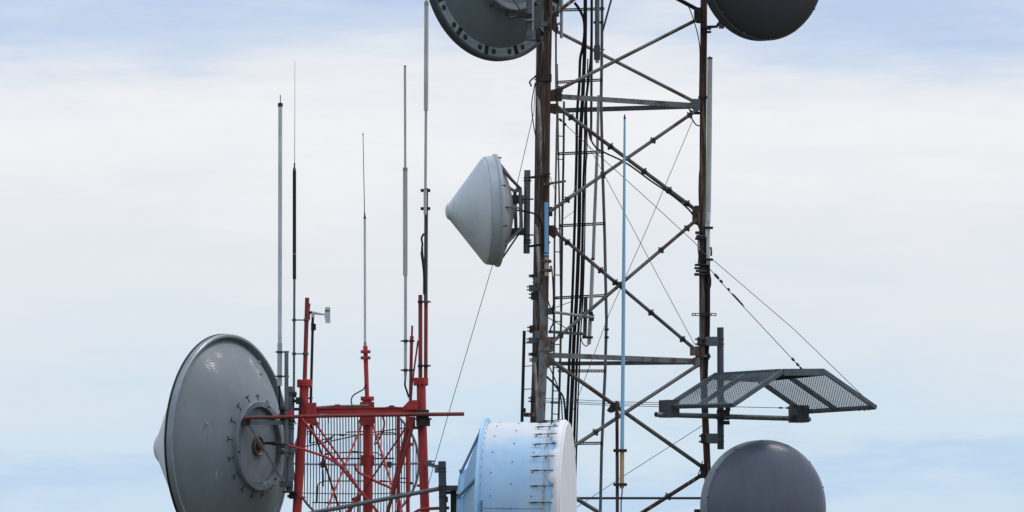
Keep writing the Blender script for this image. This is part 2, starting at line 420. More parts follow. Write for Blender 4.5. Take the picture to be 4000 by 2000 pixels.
gusset([(2140, 880), (2170, 880), (2182, 908), (2166, 934), (2140, 915)], YN + .02, .03, RUST, [(2160, 900), (2165, 918)])
gusset([(2138, 808), (2158, 808), (2158, 845), (2138, 845)], YN + .02, .03, IRON, [])
gusset([(2130, 1316), (2166, 1316), (2168, 1360), (2156, 1376), (2130, 1376)], YN + .02, .03, RUST, [(2156, 1330), (2158, 1352)])
gusset([(2130, 1380), (2156, 1380), (2160, 1412), (2140, 1440), (2130, 1440)], YN + .02, .03, RUST, [(2148, 1396)])
# clamp brackets bolted round the left legs
def legbox(x0, y0, x1, y1, Y, t, material):
    m = MB().pbox(x0, y0, x1, y1, Y, t)
    for yy in (y0 + .25 * (y1 - y0), y1 - .25 * (y1 - y0)):
        q = at(x0, yy, Y - .25 * t); m.tube([q - V((.035, 0, 0)), q], .011, 6)
    m.build("bracket", material, tower)
legbox(2089, 1082, 2112, 1108, YN + .0, .14, GALV)
legbox(2066, 1114, 2100, 1138, YN + .2, .16, GALV)
legbox(2074, 1142, 2104, 1170, YN + .2, .2, IRON)
legbox(2068, 1272, 2092, 1300, YN + .3, .2, DIRTR)
legbox(2088, 1294, 2110, 1322, YN + .02, .16, GALV)
legbox(2065, 1319, 2098, 1341, YN + .3, .18, GALV)
legbox(2073, 1378, 2094, 1390, YN + .4, .1, IRON)
legbox(2076, 1398, 2098, 1414, YN + .4, .12, RUSTG)
legbox(2072, 1548, 2092, 1574, YN + .5, .12, IRON)
legbox(2050, 1614, 2092, 1628, YN + .5, .10, RUST)
legbox(2074, 1072, 2090, 1084, YN + .4, .1, IRON)
legbox(2096, 290, 2155, 318, YN - .0, .19, IRON)
legbox(2112, 86, 2138, 104, YN - .02, .17, GALV)
# right-leg brackets
for (x0, y0, x1, y1, mt) in ((2716, 905, 2756, 913, IRON), (2716, 928, 2756, 936, IRON), (2714, 1032, 2758, 1038, IRON), (2712, 1044, 2758, 1050, IRON),
                             (2718, 1054, 2760, 1062, GALVD), (2712, 1068, 2764, 1076, IRON), (2720, 918, 2755, 926, GALVD)):
    MB().pbox(x0, y0, x1, y1, 0, .2).build("bracket", mt, tower)
for y in (112, 125): MB().pbox(2736, y - 3, 2778, y + 3, 0, .16).build("bracket", IRON, tower)
MB().pbox(2728, 376, 2764, 384, 0, .17).build("bracket", IRON, tower)
m = MB()                                                     # perforated strap on the right leg
m.pbox(2702, 1223, 2798, 1226, -.09, .02); m.pbox(2702, 1231, 2798, 1234, -.09, .02)
for x in (2704, 2716, 2740, 2760, 2778, 2797): m.pbox(x - 2, 1226, x + 2, 1231, -.09, .02)
m.build("bracket", IRON, tower)

# ------------------------------------------------------------------ climbing ladder inside the tower
lad = thing("climbing_ladder", "narrow rusty climbing ladder running up beside the left legs of the grey tower", "ladder", at(2183, 3300, -.3))
def longrail(parent, poly, d, Y, material, name="rail", ground_=True, seg=10):
    ps = pts(poly, Y)
    if ground_: ps.append(toground(ps[-2], ps[-1]))
    return MB().tube(ps, sz(d, Y) / 2, seg).build(name, material, parent)
ra = [(2171, -200), (2172, 330), (2176, 450), (2166, 950), (2165, 1330), (2155, 1660)]
rb = [(2203, 396), (2202, 560), (2196, 900), (2192, 1250), (2186, 1500), (2180, 1700)]
longrail(lad, ra, 8, -.3, RUSTG); longrail(lad, rb, 9, -.3, RUST)
def ix(poly, y):
    for (a, b) in zip(poly[:-1], poly[1:]):
        if a[1] <= y <= b[1]: return a[0] + (b[0] - a[0]) * (y - a[1]) / (b[1] - a[1])
    return poly[-1][0]
for k in range(14):
    y = 440 + k * 90.5
    m = MB(); T(m, [(ix(ra, y), y), (ix(rb, y), y + 2)], 4, -.3, 8); m.build("rung", IRON, lad)
# ------------------------------------------------------------------ cable ladder
cl = thing("cable_ladder", "blue grey cable ladder with perforated cross bars carrying the black cables", "cable ladder", at(2280, 3300, .55))
rl = [(2176, 250), (2181, 600), (2187, 900), (2190, 1120), (2192, 1300), (2187, 1500), (2180, 1700)]
rr = [(2353, -200), (2351, 200), (2348, 400), (2355, 700), (2362, 920), (2369, 1250), (2364, 1450), (2357, 1600), (2350, 1760), (2345, 2000)]
longrail(cl, rl, 7, .55, GALV); longrail(cl, rr, 12, .55, GALV)
def perf(x0, y0, x1, y1):
    m = MB(); Y = .48; h = 3.6
    for s in (-1, 1):
        m.bar(at(x0, y0 + s * h, Y), at(x1, y1 + s * h, Y), .03, sz(4.4, Y))
    n = int((x1 - x0) / 8)
    for i in range(n + 1):
        if i % 9 == 4: pass
        x = x0 + (x1 - x0) * i / n; y = y0 + (y1 - y0) * i / n
        m.bar(at(x - 1.4, y, Y), at(x + 1.4, y, Y), .028, sz(5, Y))
    m.build("cross_bar", IRON, cl)
for q in ((2168, 40, 2360, 34), (2172, 322, 2352, 312), (2178, 601, 2358, 593), (2183, 882, 2364, 873), (2165, 1164, 2368, 1154), (2180, 1449, 2366, 1449), (2180, 1733, 2354, 1731)):
    perf(*q)
for (y, h) in ((1287, 4), (1318, 4)):
    m = MB(); m.pbox(2361, y - h, 2378, y + h, .55, .06); m.build("clamp", IRON, cl)
# stand-off ladder by the left leg
so = thing("standoff_ladder", "thin black ladder rail with short rungs standing off the left of the tower leg", "ladder", at(2042, 1660, .9))
m = MB(); m.bar(at(2048, 1292, .9), at(2039, 1648, .9), .05, sz(7, .9), V((0, 1, 0))); m.build("rail", PLASTIC, so)
for y in (1341, 1431, 1521):
    m = MB(); T(m, [(2047 - (y - 1292) * .025, y, .9), (2094, y - 3, 1.2)], 3.5, seg=6); m.build("rung", IRON, so)
m = MB(); m.bar(at(2042, 1620, .9), at(2090, 1618, 1.25), .05, sz(14, .9)); m.build("bracket", RUST, so)
m = MB(); m.bar(at(2049, 1612, .9), at(2049, 1594, .9), .04, sz(5, .9), V((0, 1, 0))); m.build("hook", PLASTIC, so)

# ------------------------------------------------------------------ black cables in the tower
CAB = "black feed cables in the grey tower"
def cable(poly, d, Y, label, ground_=True, group=CAB, curve=True, material=BLACK, cat="cable"):
    ps = pts(poly, Y)
    if curve: ps = smooth(ps, 5)
    if ground_: ps.append(toground(ps[-2] if not curve else ps[-6], ps[-1]))
    o = MB().tube(ps, sz(d, Y) / 2, 8).build("cable", material)
    return tag(o, label, cat, group)
cable([(2244, 10), (2262, 35), (2280, 75), (2283, 130), (2276, 185), (2266, 235), (2263, 330), (2254, 450), (2252, 600), (2244, 900), (2236, 1150), (2229, 1300), (2220, 1500), (2212, 1700)], 11, .2, "leftmost black cable, curving in from the top left brace and running down the tower")
cable([(2286, -150), (2286, 100), (2282, 250), (2275, 400), (2268, 520), (2264, 700), (2262, 900), (2253, 1150), (2243, 1310), (2236, 1500), (2226, 1700)], 15, .22, "thickest black cable in the middle of the bundle")
cable([(2311, -150), (2310, 180), (2300, 300), (2287, 420), (2285, 560), (2279, 720), (2276, 900), (2269, 1150), (2258, 1310), (2250, 1500), (2243, 1720)], 10, .18, "black cable slanting down from the top beside the grey pipe")
cable([(2312, -140), (2311, 200), (2309, 520), (2308, 530)], 10, .3, "brown black riser tube ending at the curved cable behind the diagonal brace", False, material=RUST)
cable([(2296, 230), (2292, 400), (2293, 560), (2289, 650), (2286, 760), (2284, 950), (2278, 1150), (2268, 1310), (2260, 1500), (2253, 1740)], 5, .2, "thin black cable at the right side of the bundle")
cable([(2294, 600), (2283, 680), (2281, 760), (2278, 950), (2276, 1150), (2268, 1310), (2263, 1450), (2256, 1600), (2250, 1790)], 5, .3, "thinnest rightmost black cable of the bundle from below the second brace")
cable([(2299, 512, -.7), (2308, 545, -.78), (2330, 578, -.85), (2370, 600, -.82), (2430, 628, -.70), (2480, 660, -.60), (2540, 705, -.46), (2600, 745, -.34), (2650, 782, -.22), (2690, 818, -.14), (2706, 838, -.12)], 7, 0, "black cable swinging out of the bundle and along the second diagonal brace", False)
cable([(2680, 5), (2700, 50), (2722, 120), (2733, 180), (2734, 260), (2732, 380)], 4, -.12, "thin cable hanging along the left side of the right leg near the top", False)
cable([(2736, 640), (2731, 690), (2730, 760), (2733, 830)], 3.5, -.1, "short thin cable bowed beside the right leg above the brown plate", False)
cable([(2764, 925), (2765, 1000), (2766, 1150), (2765, 1300), (2760, 1390), (2757, 1470), (2760, 1500)], 17, -.02, "thick black cable run strapped to the right leg below the grey antenna", False)
cable([(2770, 1060), (2776, 1090), (2775, 1118), (2766, 1130), (2755, 1112), (2752, 1085), (2760, 1062)], 5, -.14, "coiled black cable loop hanging on the right leg", False)
cable([(2728, 935), (2727, 970), (2730, 1000), (2727, 1035)], 5, -.1, "short black jumper cable left of the right leg between two brackets", False)
cable([(2134, 1470, -1.1), (2160, 1495, -.7), (2185, 1528, -.3), (2200, 1552, .1), (2206, 1590, .2), (2210, 1660, .22)], 8, 0, "black cable curving from the lower left leg into the bundle", True)
cable([(2146, 1432, -1.1), (2165, 1475, -.7), (2180, 1515, -.3), (2192, 1560, 0), (2196, 1620, .1)], 5, 0, "second thinner cable curving down from the lower left leg beam", True)
cable([(2090, 325), (2080, 380), (2077, 420), (2083, 480), (2095, 548)], 4, 1.0, "thin dark cable bowed out left of the upper tower leg", False)
cable([(2094, 300), (2082, 306), (2072, 316), (2068, 322), (2073, 328), (2072, 332), (2077, 338)], 6, 1.0, "short twisted tuft of cable sticking out left of the upper leg", False)
cable([(2040, 824), (2062, 828), (2090, 836), (2106, 850), (2114, 875), (2118, 930)], 7, -1.47, "black feed cable from the white cone dish bending down the leg", False)
cable([(2136, 1080), (2137, 1140), (2142, 1180), (2154, 1205), (2162, 1180), (2160, 1120), (2156, 1052), (2151, 1040), (2146, 1060)], 5, -1.6, "looped black cable under the short blue antenna", False)
cable([(2161, 1080), (2162, 1200), (2161, 1260), (2152, 1280), (2149, 1300)], 6, -1.35, "black cable hanging right of the grey leg below the blue antenna", False)
cable([(2140, 1240, -1.2), (2165, 1255, -.5), (2200, 1275, -.3), (2214, 1284, 0)], 3.5, 0, "thin cable strung from the leg to the ladder under the grey arm", False)
cable([(2268, 1318), (2276, 1340), (2288, 1352), (2298, 1346), (2300, 1338)], 4, .15, "thin looped cable under the hanging beige antenna", False)
cable([(2430, 1908), (2430, 1925), (2427, 1950), (2426, 1990), (2427, 2060)], 5, -.85, "short black cable below the tan foot of the tall blue antenna", False)
cable([(2712, 440), (2700, 455), (2708, 472), (2720, 488), (2734, 492)], 5, -.08, "small dark cable loop under the upper right corner plate", False)
cable([(2744, 1800), (2736, 1830), (2730, 1848), (2724, 1868)], 4, -.12, "small cable looped round the lower right joint", False)

# ------------------------------------------------------------------ wires
WG = "thin wires round the grey tower"
def wire(poly, label, d=2.4, Y=0, knobs=()):
    ps = pts(poly, Y)
    m = MB().tube(ps, sz(d, Y) / 2, 6)
    o = m.build("guy_wire", WIRE); tag(o, label, "wire", WG)
    for (t, L, r) in knobs:
        a = ps[0].lerp(ps[-1], t); dr = (ps[-1] - ps[0]).normalized()
        MB().tube([a - dr * L / 2, a - dr * L / 3, a + dr * L / 3, a + dr * L / 2], [r * .4, r, r, r * .4], 8).build("clip", IRON, o)
    return o
wire([(2092, 320, 1.4), (2085, 440, 1.6), (2018, 728, 2.2), (1921, 1045, 3), (1755, 1605, 4.5), (1690, 1835, 5), (1500, 2500, 7)], "long thin guy wire slanting down left behind the white cone dish", 2.6)
wire([(2706, 470, -.15), (2520, 910, .3), (2380, 1225, .5), (2240, 1600, .6)], "thin wire slanting from the upper right corner plate down to the left", 2.4)
wire([(2286, 545, .1), (2440, 832, -.3), (2600, 1135, -.2), (2713, 1345, -.1)], "thin wire slanting down to the lower right joint behind the blue antenna", 2.4)
wire([(2178, 458, -.9), (2248, 524, -.8), (2490, 742, -.5), (2714, 948, -.2), (2762, 1000, -.15)], "thin knotted wire running from the ladder top to the right leg", 2.6, 0, ((.02, .06, .02), (.05, .05, .02)))
wire([(2784, 1014, -.1), (3100, 1285, -.2), (3398, 1573, -.42)], "outer stay wire from grey antenna foot to far tip of mesh shield", 2.8)
wire([(2774, 1052, -.1), (2850, 1140, -.3), (3138, 1448, -1.1)], "inner stay wire with black clamps holding the top of the mesh shield", 3.2, 0, ((.07, .12, .022), (.12, .06, .022), (.20, .05, .02), (.30, .3, .012), (.89, .07, .02), (.94, .07, .02), (.985, .12, .016)))
wire([(2744, 1662, 0), (2440, 1857, -.4), (2240, 1990, -.9), (2100, 2085, -1.3)], "lowest thin wire slanting from the right leg below the mesh shield", 2.6)
for (a, b, t) in ((1556, 1574, "uppermost"), (1566, 1581, "middle"), (1572, 1589, "lowest")):
    wire([(2128, a, -.9), (2380, (a + b) / 2 + 3, -.6), (2596, b, -.9)], t + " of three level wires from the left leg to the mesh shield", 2.4, 0, ((.08, .14, .014),) if t == "lowest" else ())
wire([(2866, 1589, -1.8), (3040, 1593, -.3), (3100, 1594, .6)], "level wire between the two lower corners of the mesh shield, with a turnbuckle", 2.6, 0, ((.78, .18, .014), (.9, .14, .016)))
wire([(2148, 690, -1.2), (2168, 740, -.4)], "short stray wire beside the ladder near the cone dish", 2.6)
wire([(2253, 720, .2), (2238, 755, .0), (2215, 770, -.2), (2203, 769, -.3)], "thin loose wire drooping from cables to the ladder", 2.2)
wire([(2168, 1202, -.3), (2240, 1175, .2)], "short thin wire rising from ladder to cable bar", 3)
wire([(2198, 858, -.3), (2240, 826, .2)], "short thin wire between ladder and cables beside the second brace", 2.2)

# ================================================================== ANTENNAS ON THE GREY TOWER
def ring(m, x, y, Y, d, h):
    p = at(x, y, Y); q = sz(h, Y) / 2
    m.tube([p - V((0, 0, q)), p + V((0, 0, q))], sz(d, Y) / 2, 14)
ANT = "whip antennas"
def whip(label, base, Y, name="whip_antenna", group=ANT):
    return thing(name, label, "antenna", at(base[0], base[1], Y), group)
# tall blue whip
bl = whip("tall slim sky blue antenna on a brown pole in the middle of the grey tower", (2430, 1905), -.9)
m = MB(); T(m, [(2440, 462), (2438, 800), (2436, 1100), (2434, 1400), (2430, 1768)], [8, 11, 14, 14.5, 15], -.9, 14); m.build("mast_tube", BLUEL, bl)
m = MB(); T(m, [(2440, 447), (2440, 455), (2440, 456), (2440, 465)], [5, 5, 9, 9], -.9, 10); m.build("tip", PLASTIC, bl)
m = MB(); T(m, [(2430, 1766), (2429, 1908)], 17, -.9, 14); m.build("base_sleeve", TAN, bl)
def clampplate(m, x0, x1, y, Y, h=8, t=.12):
    m.pbox(x0, y - h / 2, x1, y + h / 2, Y, t)
    for x in (x0 + 5, x1 - 5):
        q = at(x, y, Y); m.tube([q - V((0, t / 2 + .03, 0)), q + V((0, t / 2 + .02, 0))], .012, 6)
for y in (1760, 1893):
    m = MB(); clampplate(m, 2396, 2449, y, -.9, 11); m.build("clamp", IRON, bl)
bp = thing("support_pole", "dark brown pole clamped to the brace crossing, holding the tall blue antenna", "pole", at(2412, 2300, -.88))
m = MB(); m.hollow(at(2412, 2160, -.88), at(2410, 1566, -.88), sz(13, 0) / 2); m.build("pole", RUST, bp)
m = MB(); m.prism([at(2392, 1572, -.80), at(2421, 1572, -.80), (at(2421, 1600, -.80)), at(2392, 1612, -.80), at(2380, 1612, -.80), at(2370, 1603, -.80)], V((0, .05, 0))); m.build("clamp", IRON, bp)
m = MB(); ring(m, 2411, 1622, -.88, 18, 24); m.build("clamp", RUST, bp)
# short blue antenna on the left leg
sb = whip("short sky blue antenna with navy bands and a tan foot on the left tower leg", (2133, 1078), -1.56)
m = MB(); T(m, [(2134, 790), (2134, 986)], 16, -1.56, 14); m.build("tube", BLUEA, sb)
m = MB(); T(m, [(2134, 986), (2134, 1004)], 16.6, -1.56, 14)
m.build("bands", NAVY, sb)
m = MB(); ring(m, 2134, 995, -1.56, 17.2, 5); m.build("pale_band", BLUEL, sb)
m = MB(); T(m, [(2134, 1004), (2134, 1012)], 15, -1.56, 14); T(m, [(2135, 1012), (2135, 1078)], 17, -1.56, 14); m.build("base_sleeve", TAN, sb)
for y in (1021, 1057):
    m = MB(); clampplate(m, 2114, 2154, y, -1.52, 10, .16); m.build("clamp", GALVD, sb)
# long grey antenna on the right leg
ga = whip("long pale grey antenna with white foot standing against the right tower leg", (2766, 1045), -.1)
m = MB(); T(m, [(2773, 230), (2771, 500), (2767, 828)], 20, -.1, 16); m.build("tube", WHITEG, ga)
m = MB(); T(m, [(2773, 224), (2773, 231)], 21, -.1, 16); T(m, [(2773, 219), (2773, 225)], 5, -.1, 8); m.build("cap", PLASTIC, ga)
m = MB(); T(m, [(2767, 826), (2766, 872)], 19, -.1, 16); m.build("collar", WHITE, ga)
m = MB(); T(m, [(2766, 872), (2766, 1018)], 15, -.1, 14); m.build("lower_tube", WHITE, ga)
m = MB(); T(m, [(2766, 1016), (2767, 1034)], 16, -.1, 14); m.build("foot", BEIGE, ga)
for (y, x0, x1) in ((890, 2752, 2785), (1014, 2752, 2785)):
    m = MB(); clampplate(m, x0, x1, y, -.08, 8, .14); m.build("clamp", IRON, ga)
m = MB(); T(m, [(2776, 965), (2779, 980), (2778, 1000)], 7, -.1, 8); m.build("cable_end", PLASTIC, ga)
# hanging beige antenna
hb = whip("long weathered beige antenna inside the tower, held by a grey arm near its lower end", (2301, 1345), -.05)
m = MB(); T(m, [(2338, 372), (2334, 560), (2322, 860), (2317, 1015)], [10, 12, 13, 13], -.05, 14); m.build("upper_tube", BEIGE, hb)
m = MB(); T(m, [(2315, 1022), (2309, 1180), (2301, 1345)], 15.5, -.05, 14); m.build("lower_tube", WHITEG, hb)
m = MB(); ring(m, 2316, 1012, -.05, 15, 9); m.build("collar", RUST, hb)
m = MB(); T(m, [(2146, 1217, -1.35), (2318, 1240, -.35)], 11, -.5, 14); m.build("arm", GALVL, hb)
m = MB(); ring(m, 2143, 1216, -1.3, 40, 24); m.build("arm_clamp", GALVD, hb)
m = MB(); m.bar(at(2288, 1160, .1), at(2284, 1322, .1), .06, sz(13, 0), V((0, 1, 0))); m.build("stub_pole", GALVD, hb)
for y in (1223, 1318):
    m = MB(); clampplate(m, 2274, 2316, y, -.02, 7, .2); m.build("clamp", IRON, hb)
m = MB(); m.pbox(2302, 1228, 2320, 1253, -.2, .2); m.build("clamp", IRON, hb)
m = MB(); m.bar(at(2148, 1296, -1.3), at(2284, 1305, .1), .05, sz(11, 0)); m.build("lower_arm", GALVD, hb)
# top grey pipe antenna with box foot, and the short grey stub
tp = whip("grey pipe antenna with a boxy clamp at its foot, top of the tower", (2333, 245), -.55)
m = MB(); T(m, [(2333, -260), (2333, 236)], 19, -.55, 14); m.build("tube", GALV, tp)
m = MB(); m.pbox(2320, 178, 2344, 232, -.58, .13)
m.tube([at(2344, 190, -.6), at(2362, 195, -.6)], .01, 6); m.build("clamp_box", GALVD, tp)
m = MB(); T(m, [(2333, 232), (2333, 246)], 15, -.58, 12); m.build("foot", WHITEG, tp)
m = MB(); m.pbox(2318, 84, 2356, 91, -.45, .12); m.build("clamp", IRON, tp)
st = whip("short grey pipe stub on an arm beside the upper left leg", (2194, 150), -1.15)
m = MB(); m.hollow(at(2195, -220, -1.15), at(2193, 149, -1.15), sz(12, 0) / 2); m.build("tube", GALVL, st)
m = MB(); T(m, [(2138, 106, -1.3), (2192, 90, -1.15)], 10, -1.2); m.build("arm", GALV, st)
m = MB(); T(m, [(2390, -10), (2354, 122)], 8, .2); st2 = m.build("stay_rod", GALVD); tag(st2, "slanting dark grey rod at the top edge right of the grey pipe antenna", "rod")

# ================================================================== DISHES
def frame_axes(n):
    n = n.normalized(); u = (V((0, 0, 1)) - n * n.z).normalized(); h = n.cross(u); return n, u, h
def on(o, n, r, a, d):
    """point at radius r, angle a (0 = up, positive towards n x up) and distance d behind the rim of a dish facing n"""
    n, u, h = frame_axes(n)
    return o + u * math.cos(a) * r + h * math.sin(a) * r - n * d
DG = "round dish antennas"

# ---- white cone dish, middle
def cone_dish():
    O = at(1934, 822, -1.0); a = R_(7.6); dn = R_(1.8)
    n = V((-math.cos(a) * math.cos(dn), -math.sin(a) * math.cos(dn), -math.sin(dn)))
    t = thing("cone_dish_antenna", "pale grey dish with a pointed cone cover facing left on the tower", "dish antenna", at(1934, 1045, -1.0), DG)
    s = 1.0; e0 = .172
    prof = [(.822, .150), (.828, .166), (.818, .182), (.80, .198)]
    for r in [.7, .6, .5, .4, .3, .2, .13]: prof.append((r, .198 + (.80 - r) * .775))
    tip = .198 + (.80 - .13) * .775
    for k in range(1, 6):
        g = k / 5 * math.pi / 2; prof.append((.13 * math.cos(g), tip + .062 * math.sin(g)))
    prof[-1] = (0, prof[-1][1])
    MB().lathe(prof, O, n, 72).build("radome", RADC, t)
    m = MB().lathe([(.826, .155), (.838, .155), (.855, .004), (.84, .004)], O, n, 72, True); m.build("shroud", SHROUD, t)
    m = MB().lathe([(.83, .01), (.872, .01), (.88, -.005), (.88, -.035), (.87, -.045), (.80, -.045)], O, n, 72, True); m.build("rim", SHROUD, t)
    pr = [(.82, -.04)] + [(r, -.04 - .235 * (1 - (r / .82) ** 2)) for r in (.72, .6, .48, .36, .24, .14)] + [(.14, -.32), (0, -.32)]
    MB().lathe(pr, O, n, 64).build("reflector", BOWL, t)
    # welded strut frame behind the bowl
    ring_d = .36
    corners = []
    for ang in (45, 135, 225, 315):
        A = R_(ang); p = on(O, n, .83, A, .05); q = on(O, n, .44, A, ring_d); corners.append(q)
        MB().tube([p, q], .024, 10).build("strut", GALV, t)
    for ang in (0, 90, 180, 270):
        A = R_(ang); p = on(O, n, .80, A, .05); q = on(O, n, .36, A, ring_d + .01)
        MB().tube([p, q], .014, 8).build("strut", GALV, t)
    for i in range(4):
        MB().bar(corners[i], corners[(i + 1) % 4], .045, .05, n).build("back_frame", GALV, t)
    # hinge brackets to the pipe
    for (y, h, x0) in ((779, 32, 1996), (905, 26, 1990)):
        m = MB(); m.pbox(x0, y - h / 2, 2046, y + h / 2, -1.02, .14)
        m.tube([at(2012, y, -1.12), at(2012, y, -.92)], .035, 10); m.build("bracket", GALVD, t)
    m = MB(); m.bar(at(2036, 795, -1.05), at(2034, 900, -1.05), .05, sz(9, -1), V((0, 1, 0))); m.build("link", GALVD, t)
    m = MB(); T(m, [(1990, 818), (2046, 824)], 7, -1.0); m.build("feed_pipe", PLASTIC, t)
    for ang in (25, 62, 118, 250, 292, 335):
        A = R_(ang); p = on(O, n, .885, A, .02); m = MB(); m.tube([on(O, n, .87, A, .0), on(O, n, .87, A, .075)], .013, 8); m.build("rim_bolt", IRON, t)
    # the mounting pipe it hangs on
    mp = thing("mounting_pipe", "short blue grey pipe behind the cone dish, clamped to the left tower leg", "pipe", at(2058, 990, -1.0))
    m = MB(); m.hollow(at(2057, 990, -1.02), at(2060, 665, -1.02), sz(25, -1) / 2); m.build("pipe", GALV, mp)
    for y in (695, 706, 778, 918, 938, 948):
        m = MB(); ring(m, 2058, y, -1.02, 28, 3); m.tube([at(2046, y, -1.05), at(2084 if y in (778, 918) else 2076, y, -1.05)], .012, 6); m.build("u_bolt", IRON, mp)
    for y in (690, 958):
        m = MB(); m.bar(at(2072, y + 4, -1.05), at(2140, y - 6, -1.45), .05, sz(8, -1)); m.pbox(2116, y - 14, 2150, y - 8, -1.47, .04); m.build("arm", IRON, mp)
    for (y,) in ((716,), ):
        m = MB(); m.bar(at(2140, y + 2, -1.42), at(2205, y - 8, -.35), .05, sz(8, -1)); m.pbox(2120, y, 2152, y + 8, -1.47, .05); m.build("ladder_arm", RUST, mp)
cone_dish()

# ---- top left dish with holes round its rim
def holed_dish():
    O = at(1930, -112, -1.32); n = V((-.66, .75, -.03)); Rr = 1.40
    n0, u, h = frame_axes(n)
    t = thing("dish_antenna", "dark grey dish seen from behind with round holes along its rim, top edge", "dish antenna", at(1930, 245, -1.3), DG)
    pr = [(r, -(.05 + .36 * (1 - (r / (Rr * .86)) ** 2))) for r in [Rr * .86, 1.1, 1.0, .9, .8, .7, .6]]
    MB().lathe(pr + [(.6, -.2), (1.0, -.15), (Rr * .86, .0)], O, n, 96).build("reflector", DISHD, t)
    MB().lathe([(Rr * .95, .05), (Rr * .985, .08), (Rr, .06), (Rr, -.04), (Rr * .985, -.065), (Rr * .955, -.06)], O, n, 110, True).build("rim", GALVD, t)
    MB().lathe([(Rr * .84, -.025), (Rr * .96, -.025), (Rr * .96, -.01), (Rr * .84, -.01)], O, n, 110, True).build("gap_shade_ring", HOLE_SHADE, t)  # solid dark ring painting the shade between the rim plates
    # front cover, out of sight from here
    MB().lathe([(Rr * .95, .06), (1.0, .16), (.6, .25), (.3, .29), (0, .30)], O, n, 64).build("radome", RADW, t)
    step = 2 * math.pi / 13
    for k in range(13):
        c = math.pi + k * step + .06; g = step * .43
        pl = MB().lathe([(Rr * .855, -.032), (Rr * .955, -.032), (Rr * .955, -.052), (Rr * .855, -.052)], O, n, 10, True, -c - g, -c + g).build("rim_plate", RINGD, t)
        for s in (-1, 1):
            p = on(O, n, Rr * .905, -(-c) if False else 0, 0)
            ang = -c + s * g * .62
            ax = (-n0)
            # same angle convention as lathe: u cos + (axis x u) sin, axis = n
            q = O + (u * math.cos(ang) + n0.cross(u) * math.sin(ang)) * Rr * .905 - n0 * .053
            rr = .054
            MB().lathe([(rr * .82, .001), (rr, .004), (rr * 1.12, .004), (rr * 1.12, -.006)], q, -n0, 20).build("hole_rim", RINGD, pl)
            MB().lathe([(rr, .0015), (0, .0015)], q, -n0, 20).build("hole_shade_disc", HOLE_SHADE, pl)  # solid disc, the dark of the hole is put into its colour
        mm = MB()
        for j in range(4):
            ang = -c + (j - 1.5) * g * .17
            q = O + (u * math.cos(ang) + n0.cross(u) * math.sin(ang)) * Rr * .905 - n0 * .0535
            hd = (-u * math.sin(ang) + n0.cross(u) * math.cos(ang)); rd = (u * math.cos(ang) + n0.cross(u) * math.sin(ang))
            mm.box(q, hd * .003, rd * .015, n0 * .002)
        mm.build("slots", DISHD, pl)
    # hub
    hr = MB().lathe([(.66, -.30), (.66, -.46), (.645, -.475), (.57, -.475), (.57, -.40)], O, n, 80).build("hub_ring", RINGD, t)
    MB().lathe([(.575, -.42), (.3, -.43), (0, -.43)], O, n, 64).build("hub_plate", DISHD, t)
    for k in range(14):
        A = R_(k * 360 / 14 + 8); m = MB(); p = on(O, n, .66, A, .40); q = on(O, n, .735, A, .40)
        m.tube([p, q], .012, 6); m.tube([q - n0 * .03, q + n0 * .03], .014, 6); m.build("clip", IRON, hr)
    m = MB(); T(m, [(2003, -4, -2.0), (2038, 46, -1.95)], 6); m.build("brace_rod", GALVD, t)
    m = MB(); T(m, [(1990, 71, -2.05), (2030, 62, -1.9)], 10); m.pbox(2026, 52, 2058, 67, -1.9, .12); m.build("mount_arm", IRON, t)
    mp = thing("mounting_pipe", "bright double pipe carrying the holed dish beside the upper left leg", "pipe", at(2068, 135, -1.72))
    m = MB(); T(m, [(2067, -260), (2066, 128)], 20, -1.75, 16); m.build("pipe", GALV, mp)
    m = MB(); T(m, [(2081, -260), (2081, 124)], 9, -1.8, 12); m.build("pipe", GALVL, mp)
    m = MB(); m.pbox(2057, 121, 2092, 157, -1.74, .18); q = at(2065, 138, -1.84); m.tube([q, q - V((0, .04, 0))], .02, 8); m.build("bracket", GALV, mp)
    m = MB(); m.pbox(2092, 118, 2112, 160, -1.6, .3); m.build("clamp", IRON, mp)
    m = MB(); m.pbox(2050, 75, 2087, 82, -1.78, .14); m.build("clamp", GALVL, mp)
    for y in (56, 62, 70):
        m = MB(); ring(m, 2070, y, -1.75, 32, 2.5); m.build("u_bolt", IRON, mp)
holed_dish()

# ---- two dark domed dishes on the right
def domed_dish(px, py, Y, Rr, n, bulge, shroud, label, mt, rimmat):
    O = at(px, py, Y); n = n.normalized()
    t = thing("domed_dish_antenna", label, "dish antenna", at(px, py + 260, Y), DG)
    prof = []
    for k in range(0, 17):
        g = k / 16; r = Rr * .985 * (1 - g ** 1.5)
        prof.append((r if k < 16 else 0, .006 + bulge * math.sqrt(max(0, 1 - (r / (Rr * .985)) ** 2))))
    MB().lathe(prof, O, n, 96).build("radome", mt, t)
    MB().lathe([(Rr * .965, .004), (Rr * .980, .016), (Rr, .012), (Rr * 1.004, .0), (Rr * 1.004, -shroud), (Rr * .985, -shroud), (Rr * .96, -.02)], O, n, 96, True).build("shroud", rimmat, t)
    MB().lathe([(Rr * .99, -shroud)] + [(Rr * r, -shroud - .36 * (1 - r * r)) for r in (.9, .75, .6, .45, .3)] + [(.2, -shroud - .42), (0, -shroud - .42)], O, n, 64).build("reflector", DISHD, t)
    for k in range(14):
        A = R_(k * 360 / 14 + 5); p = on(O, n, Rr * .985, A, -.034)
        MB().tube([p - n * .012, p + n * .014], .013, 8).build("rim_bolt", GALV, t)
    return t, O, n
d3, O3, n3 = domed_dish(2992, 1980, -.55, 1.040, V((.41, -.91, .0)), .37, .19, "slate grey domed dish rising from the bottom edge, right of the tower", RADD, RIMG)
